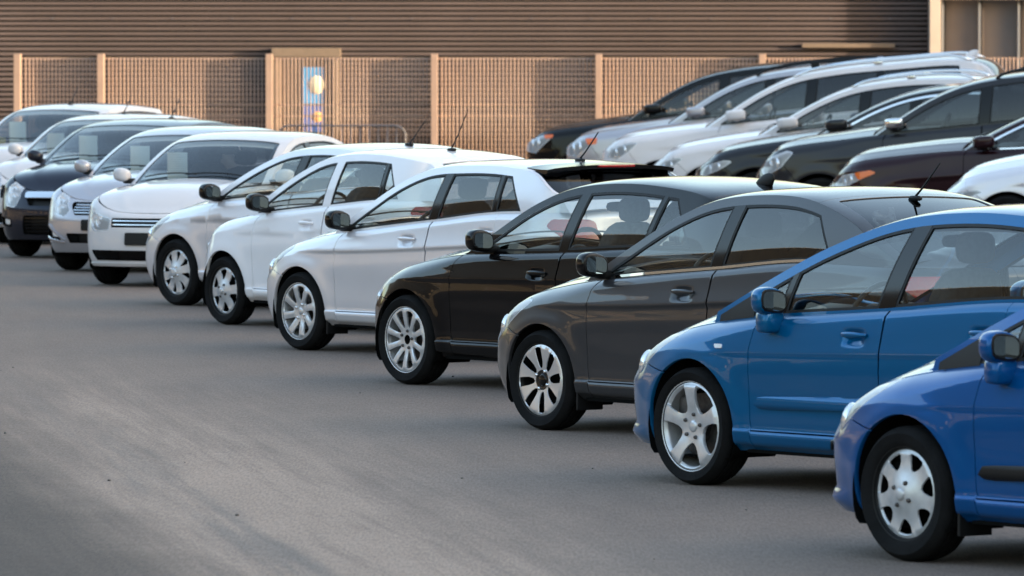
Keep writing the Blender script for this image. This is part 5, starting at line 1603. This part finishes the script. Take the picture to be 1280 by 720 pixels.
def place_c(car, name, label, body, u, d, yaw=168., dz=0.):
    s = FPX / d; x = (u - 640) / s + car.fo - .06
    y = d + car.W / 2
    yaw = R(yaw)
    root = empty(name, (x, y, 0)); tag(root, label, "car", GC)
    fw = Vector((math.cos(yaw), math.sin(yaw), 0)); fw = (fw - NRM * fw.dot(NRM)).normalized(); lf = NRM.cross(fw)
    m = Matrix((fw, lf, NRM)).transposed().to_4x4()
    m.translation = Vector((x, y, bank_z(x, y) + .012 + dz)); root.matrix_world = m
    car.build(root, body); car.root = root
c1 = Car(**{**SUV, **dict(fo=.92, ro=1.12, lamp=[(.66, .80), (.44, .98), (.40, 1.05), (.60, 1.04), (.84, .96), (.88, .84)], indicator=[(.50, .99), (.40, 1.0), (.38, 1.045), (.55, 1.045)], 
    rails=None, window_r='glass_dark')})
place_c(c1, "sport_utility_car", "black off road car at the far end of the bank row", 'p_black', 672, 101.)
c2 = Car(**{**SUV, **dict(lamp=[(.66, .80), (.42, .94), (.36, 1.03), (.56, 1.05), (.84, .98), (.88, .84)], indicator=[(.46, .955), (.34, .96), (.32, 1.04), (.52, 1.045)], rails=(-1.9, -3.6, 'plastic', .07), antenna=-3.45, antenna_kind='fin', antenna_mat='body')})
place_c(c2, "sport_utility_car", "silver off road car with black roof rails and orange indicator lamp", 'p_silver2', 723, 98.)
SUV3 = {**SUV, 'rail': [(-.62, 1.12), (-1.0, 1.345), (-1.42, 1.565), (-1.85, 1.71), (-2.4, 1.775), (-3.1, 1.79), (-4.15, 1.76), (-4.42, 1.62), (-4.57, 1.24)]}
SUV3['zs'] = [(.90, .98), (.72, 1.06), (.25, 1.12), (-.30, 1.15), (-.7, 1.16), (-1.6, 1.19), (-2.8, 1.23), (-4.65, 1.22)]
c3 = Car(**{**SUV3, **dict(wb=3.30, ro=1.32, xrr=-4.15, dlo_end=(-4.15, -4.05), lamp=[(.58, .82), (.40, .92), (.26, 1.03), (.36, 1.04), (.66, .98), (.74, .86)], rails=(-1.85, -4.2, 'chrome', .05), antenna=-4.1, antenna_kind='fin', antenna_mat='body', mirror_s=.95)})
place_c(c3, "sport_utility_car", "large white off road car with silver roof rails", 'p_white2', 768, 95.)
LOW = {**SUV, 'rail': [(-.64, 1.06), (-1.02, 1.26), (-1.45, 1.46), (-1.85, 1.585), (-2.3, 1.64), (-2.9, 1.645), (-3.45, 1.58), (-3.72, 1.46), (-3.90, 1.17)],
       'zs': [(.90, .84), (.72, .93), (.25, 1.03), (-.30, 1.08), (-.7, 1.10), (-1.6, 1.13), (-2.8, 1.17), (-3.9, 1.16)]}
LOW['fi'] = [(.25, .12), (.36, .05), (.50, .0), (.65, .01), (.80, .05), (.9, .10)]
c4 = Car(**{**LOW, **dict(lamp=[(.62, .68), (.44, .80), (.30, .89), (.38, .90), (.66, .84), (.74, .73)], rails=(-1.9, -3.5, 'chrome', .05), mirror_s=.95)})
place_c(c4, "sport_utility_car", "white crossover with chrome roof rails behind the dark saloon", 'p_white2', 827, 91.8)
SED = dict(window='glass_wind', W=1.84, wb=2.80, fo=.92, ro=1.05, rt=.335, rim=.23, tw=.22, ra=.375, wheel='five', cx=.75, cn=2.5,
    zs=[(.92, .70), (.70, .82), (.25, .92), (-.30, .975), (-.7, .99), (-1.6, 1.01), (-2.8, 1.05), (-3.85, 1.05)],
    fi=[(.15, .10), (.25, .04), (.42, .0), (.58, .01), (.70, .06), (.80, .13)],
    rail=[(-.64, .96), (-1.05, 1.13), (-1.48, 1.28), (-1.85, 1.37), (-2.3, 1.41), (-2.75, 1.38), (-3.2, 1.25), (-3.5, 1.06)],
    kind='sedan', xrf=-1.75, xrr=-2.75, xd=-.85, xB=-2.05, xR=-2.85, dlo_end=(-3.05, -2.8), xm=-1.12, mz=.09, mirror_x=1.4, mirror_s=.95, handles=[(-1.85, .88), (-2.75, .90)],
    pillars=[(-2.05, -2.15, .05, 'black')], mirror_paint='body', mirror_low='body', window_r='glass_dark', bowls=[(-.07, -.01), (.07, .02)])
c5 = Car(**{**LOW, **dict(lamp=[(.66, .72), (.46, .78), (.26, .88), (.38, .90), (.70, .84), (.78, .74)], chrome_arc=-2.9, mirror_s=1.0,
    rail=[(-.72, 1.05), (-1.12, 1.23), (-1.55, 1.41), (-1.95, 1.52), (-2.4, 1.565), (-2.9, 1.545), (-3.4, 1.45), (-3.7, 1.33), (-3.90, 1.17)])})
place_c(c5, "crossover", "charcoal crossover with chrome window line between white and dark grey cars", 'p_char', 884, 89.5)
c6 = Car(**{**SUV, **dict(zs=[(.90, .92), (.72, 1.03), (.25, 1.13), (-.30, 1.16), (-.7, 1.18), (-1.6, 1.20), (-2.8, 1.23), (-3.9, 1.22)], cap_c=.12, lamp=[(.66, .78), (.44, .88), (.26, 1.06), (.36, 1.08), (.70, .98), (.80, .86)], mirror_paint='chrome', mirror_s=.8, rails=(-2.2, -3.6, 'gloss_black', .06), fi=LOW['fi'], xm=-.98)})
place_c(c6, "sport_utility_car", "dark grey off road car with silver mirror caps and black roof rails", 'p_dark', 960, 86.)
c7 = Car(**{**SED, **dict(lamp=[(.72, .72), (.48, .77), (.16, .89), (.24, .92), (.62, .88), (.78, .79)], indicator=[(.36, .82), (.14, .89), (.22, .922), (.42, .905)], chrome_arc=-3.0, chrome_belt=(-1.15, -3.0), mirror_s=.95,
    zs=[(.92, .84), (.70, .96), (.25, 1.04), (-.30, 1.065), (-.7, 1.07), (-1.6, 1.04), (-2.8, 1.07), (-3.85, 1.06)],
    rail=[(-.75, 1.0), (-1.15, 1.19), (-1.6, 1.37), (-1.95, 1.46), (-2.35, 1.50), (-2.8, 1.46), (-3.25, 1.31), (-3.5, 1.08)])})
place_c(c7, "sedan", "maroon sedan with chrome window surround and orange lamp corner", 'p_maroon', 1045, 82.)
c8 = Car(**{**SED, **dict(lamp=[(.72, .58), (.50, .64), (.24, .72), (.32, .75), (.64, .73), (.78, .66)])})
place_c(c8, "sedan", "silver white sedan at the right edge with only its bonnet showing", 'p_silver', 1186, 78.5)
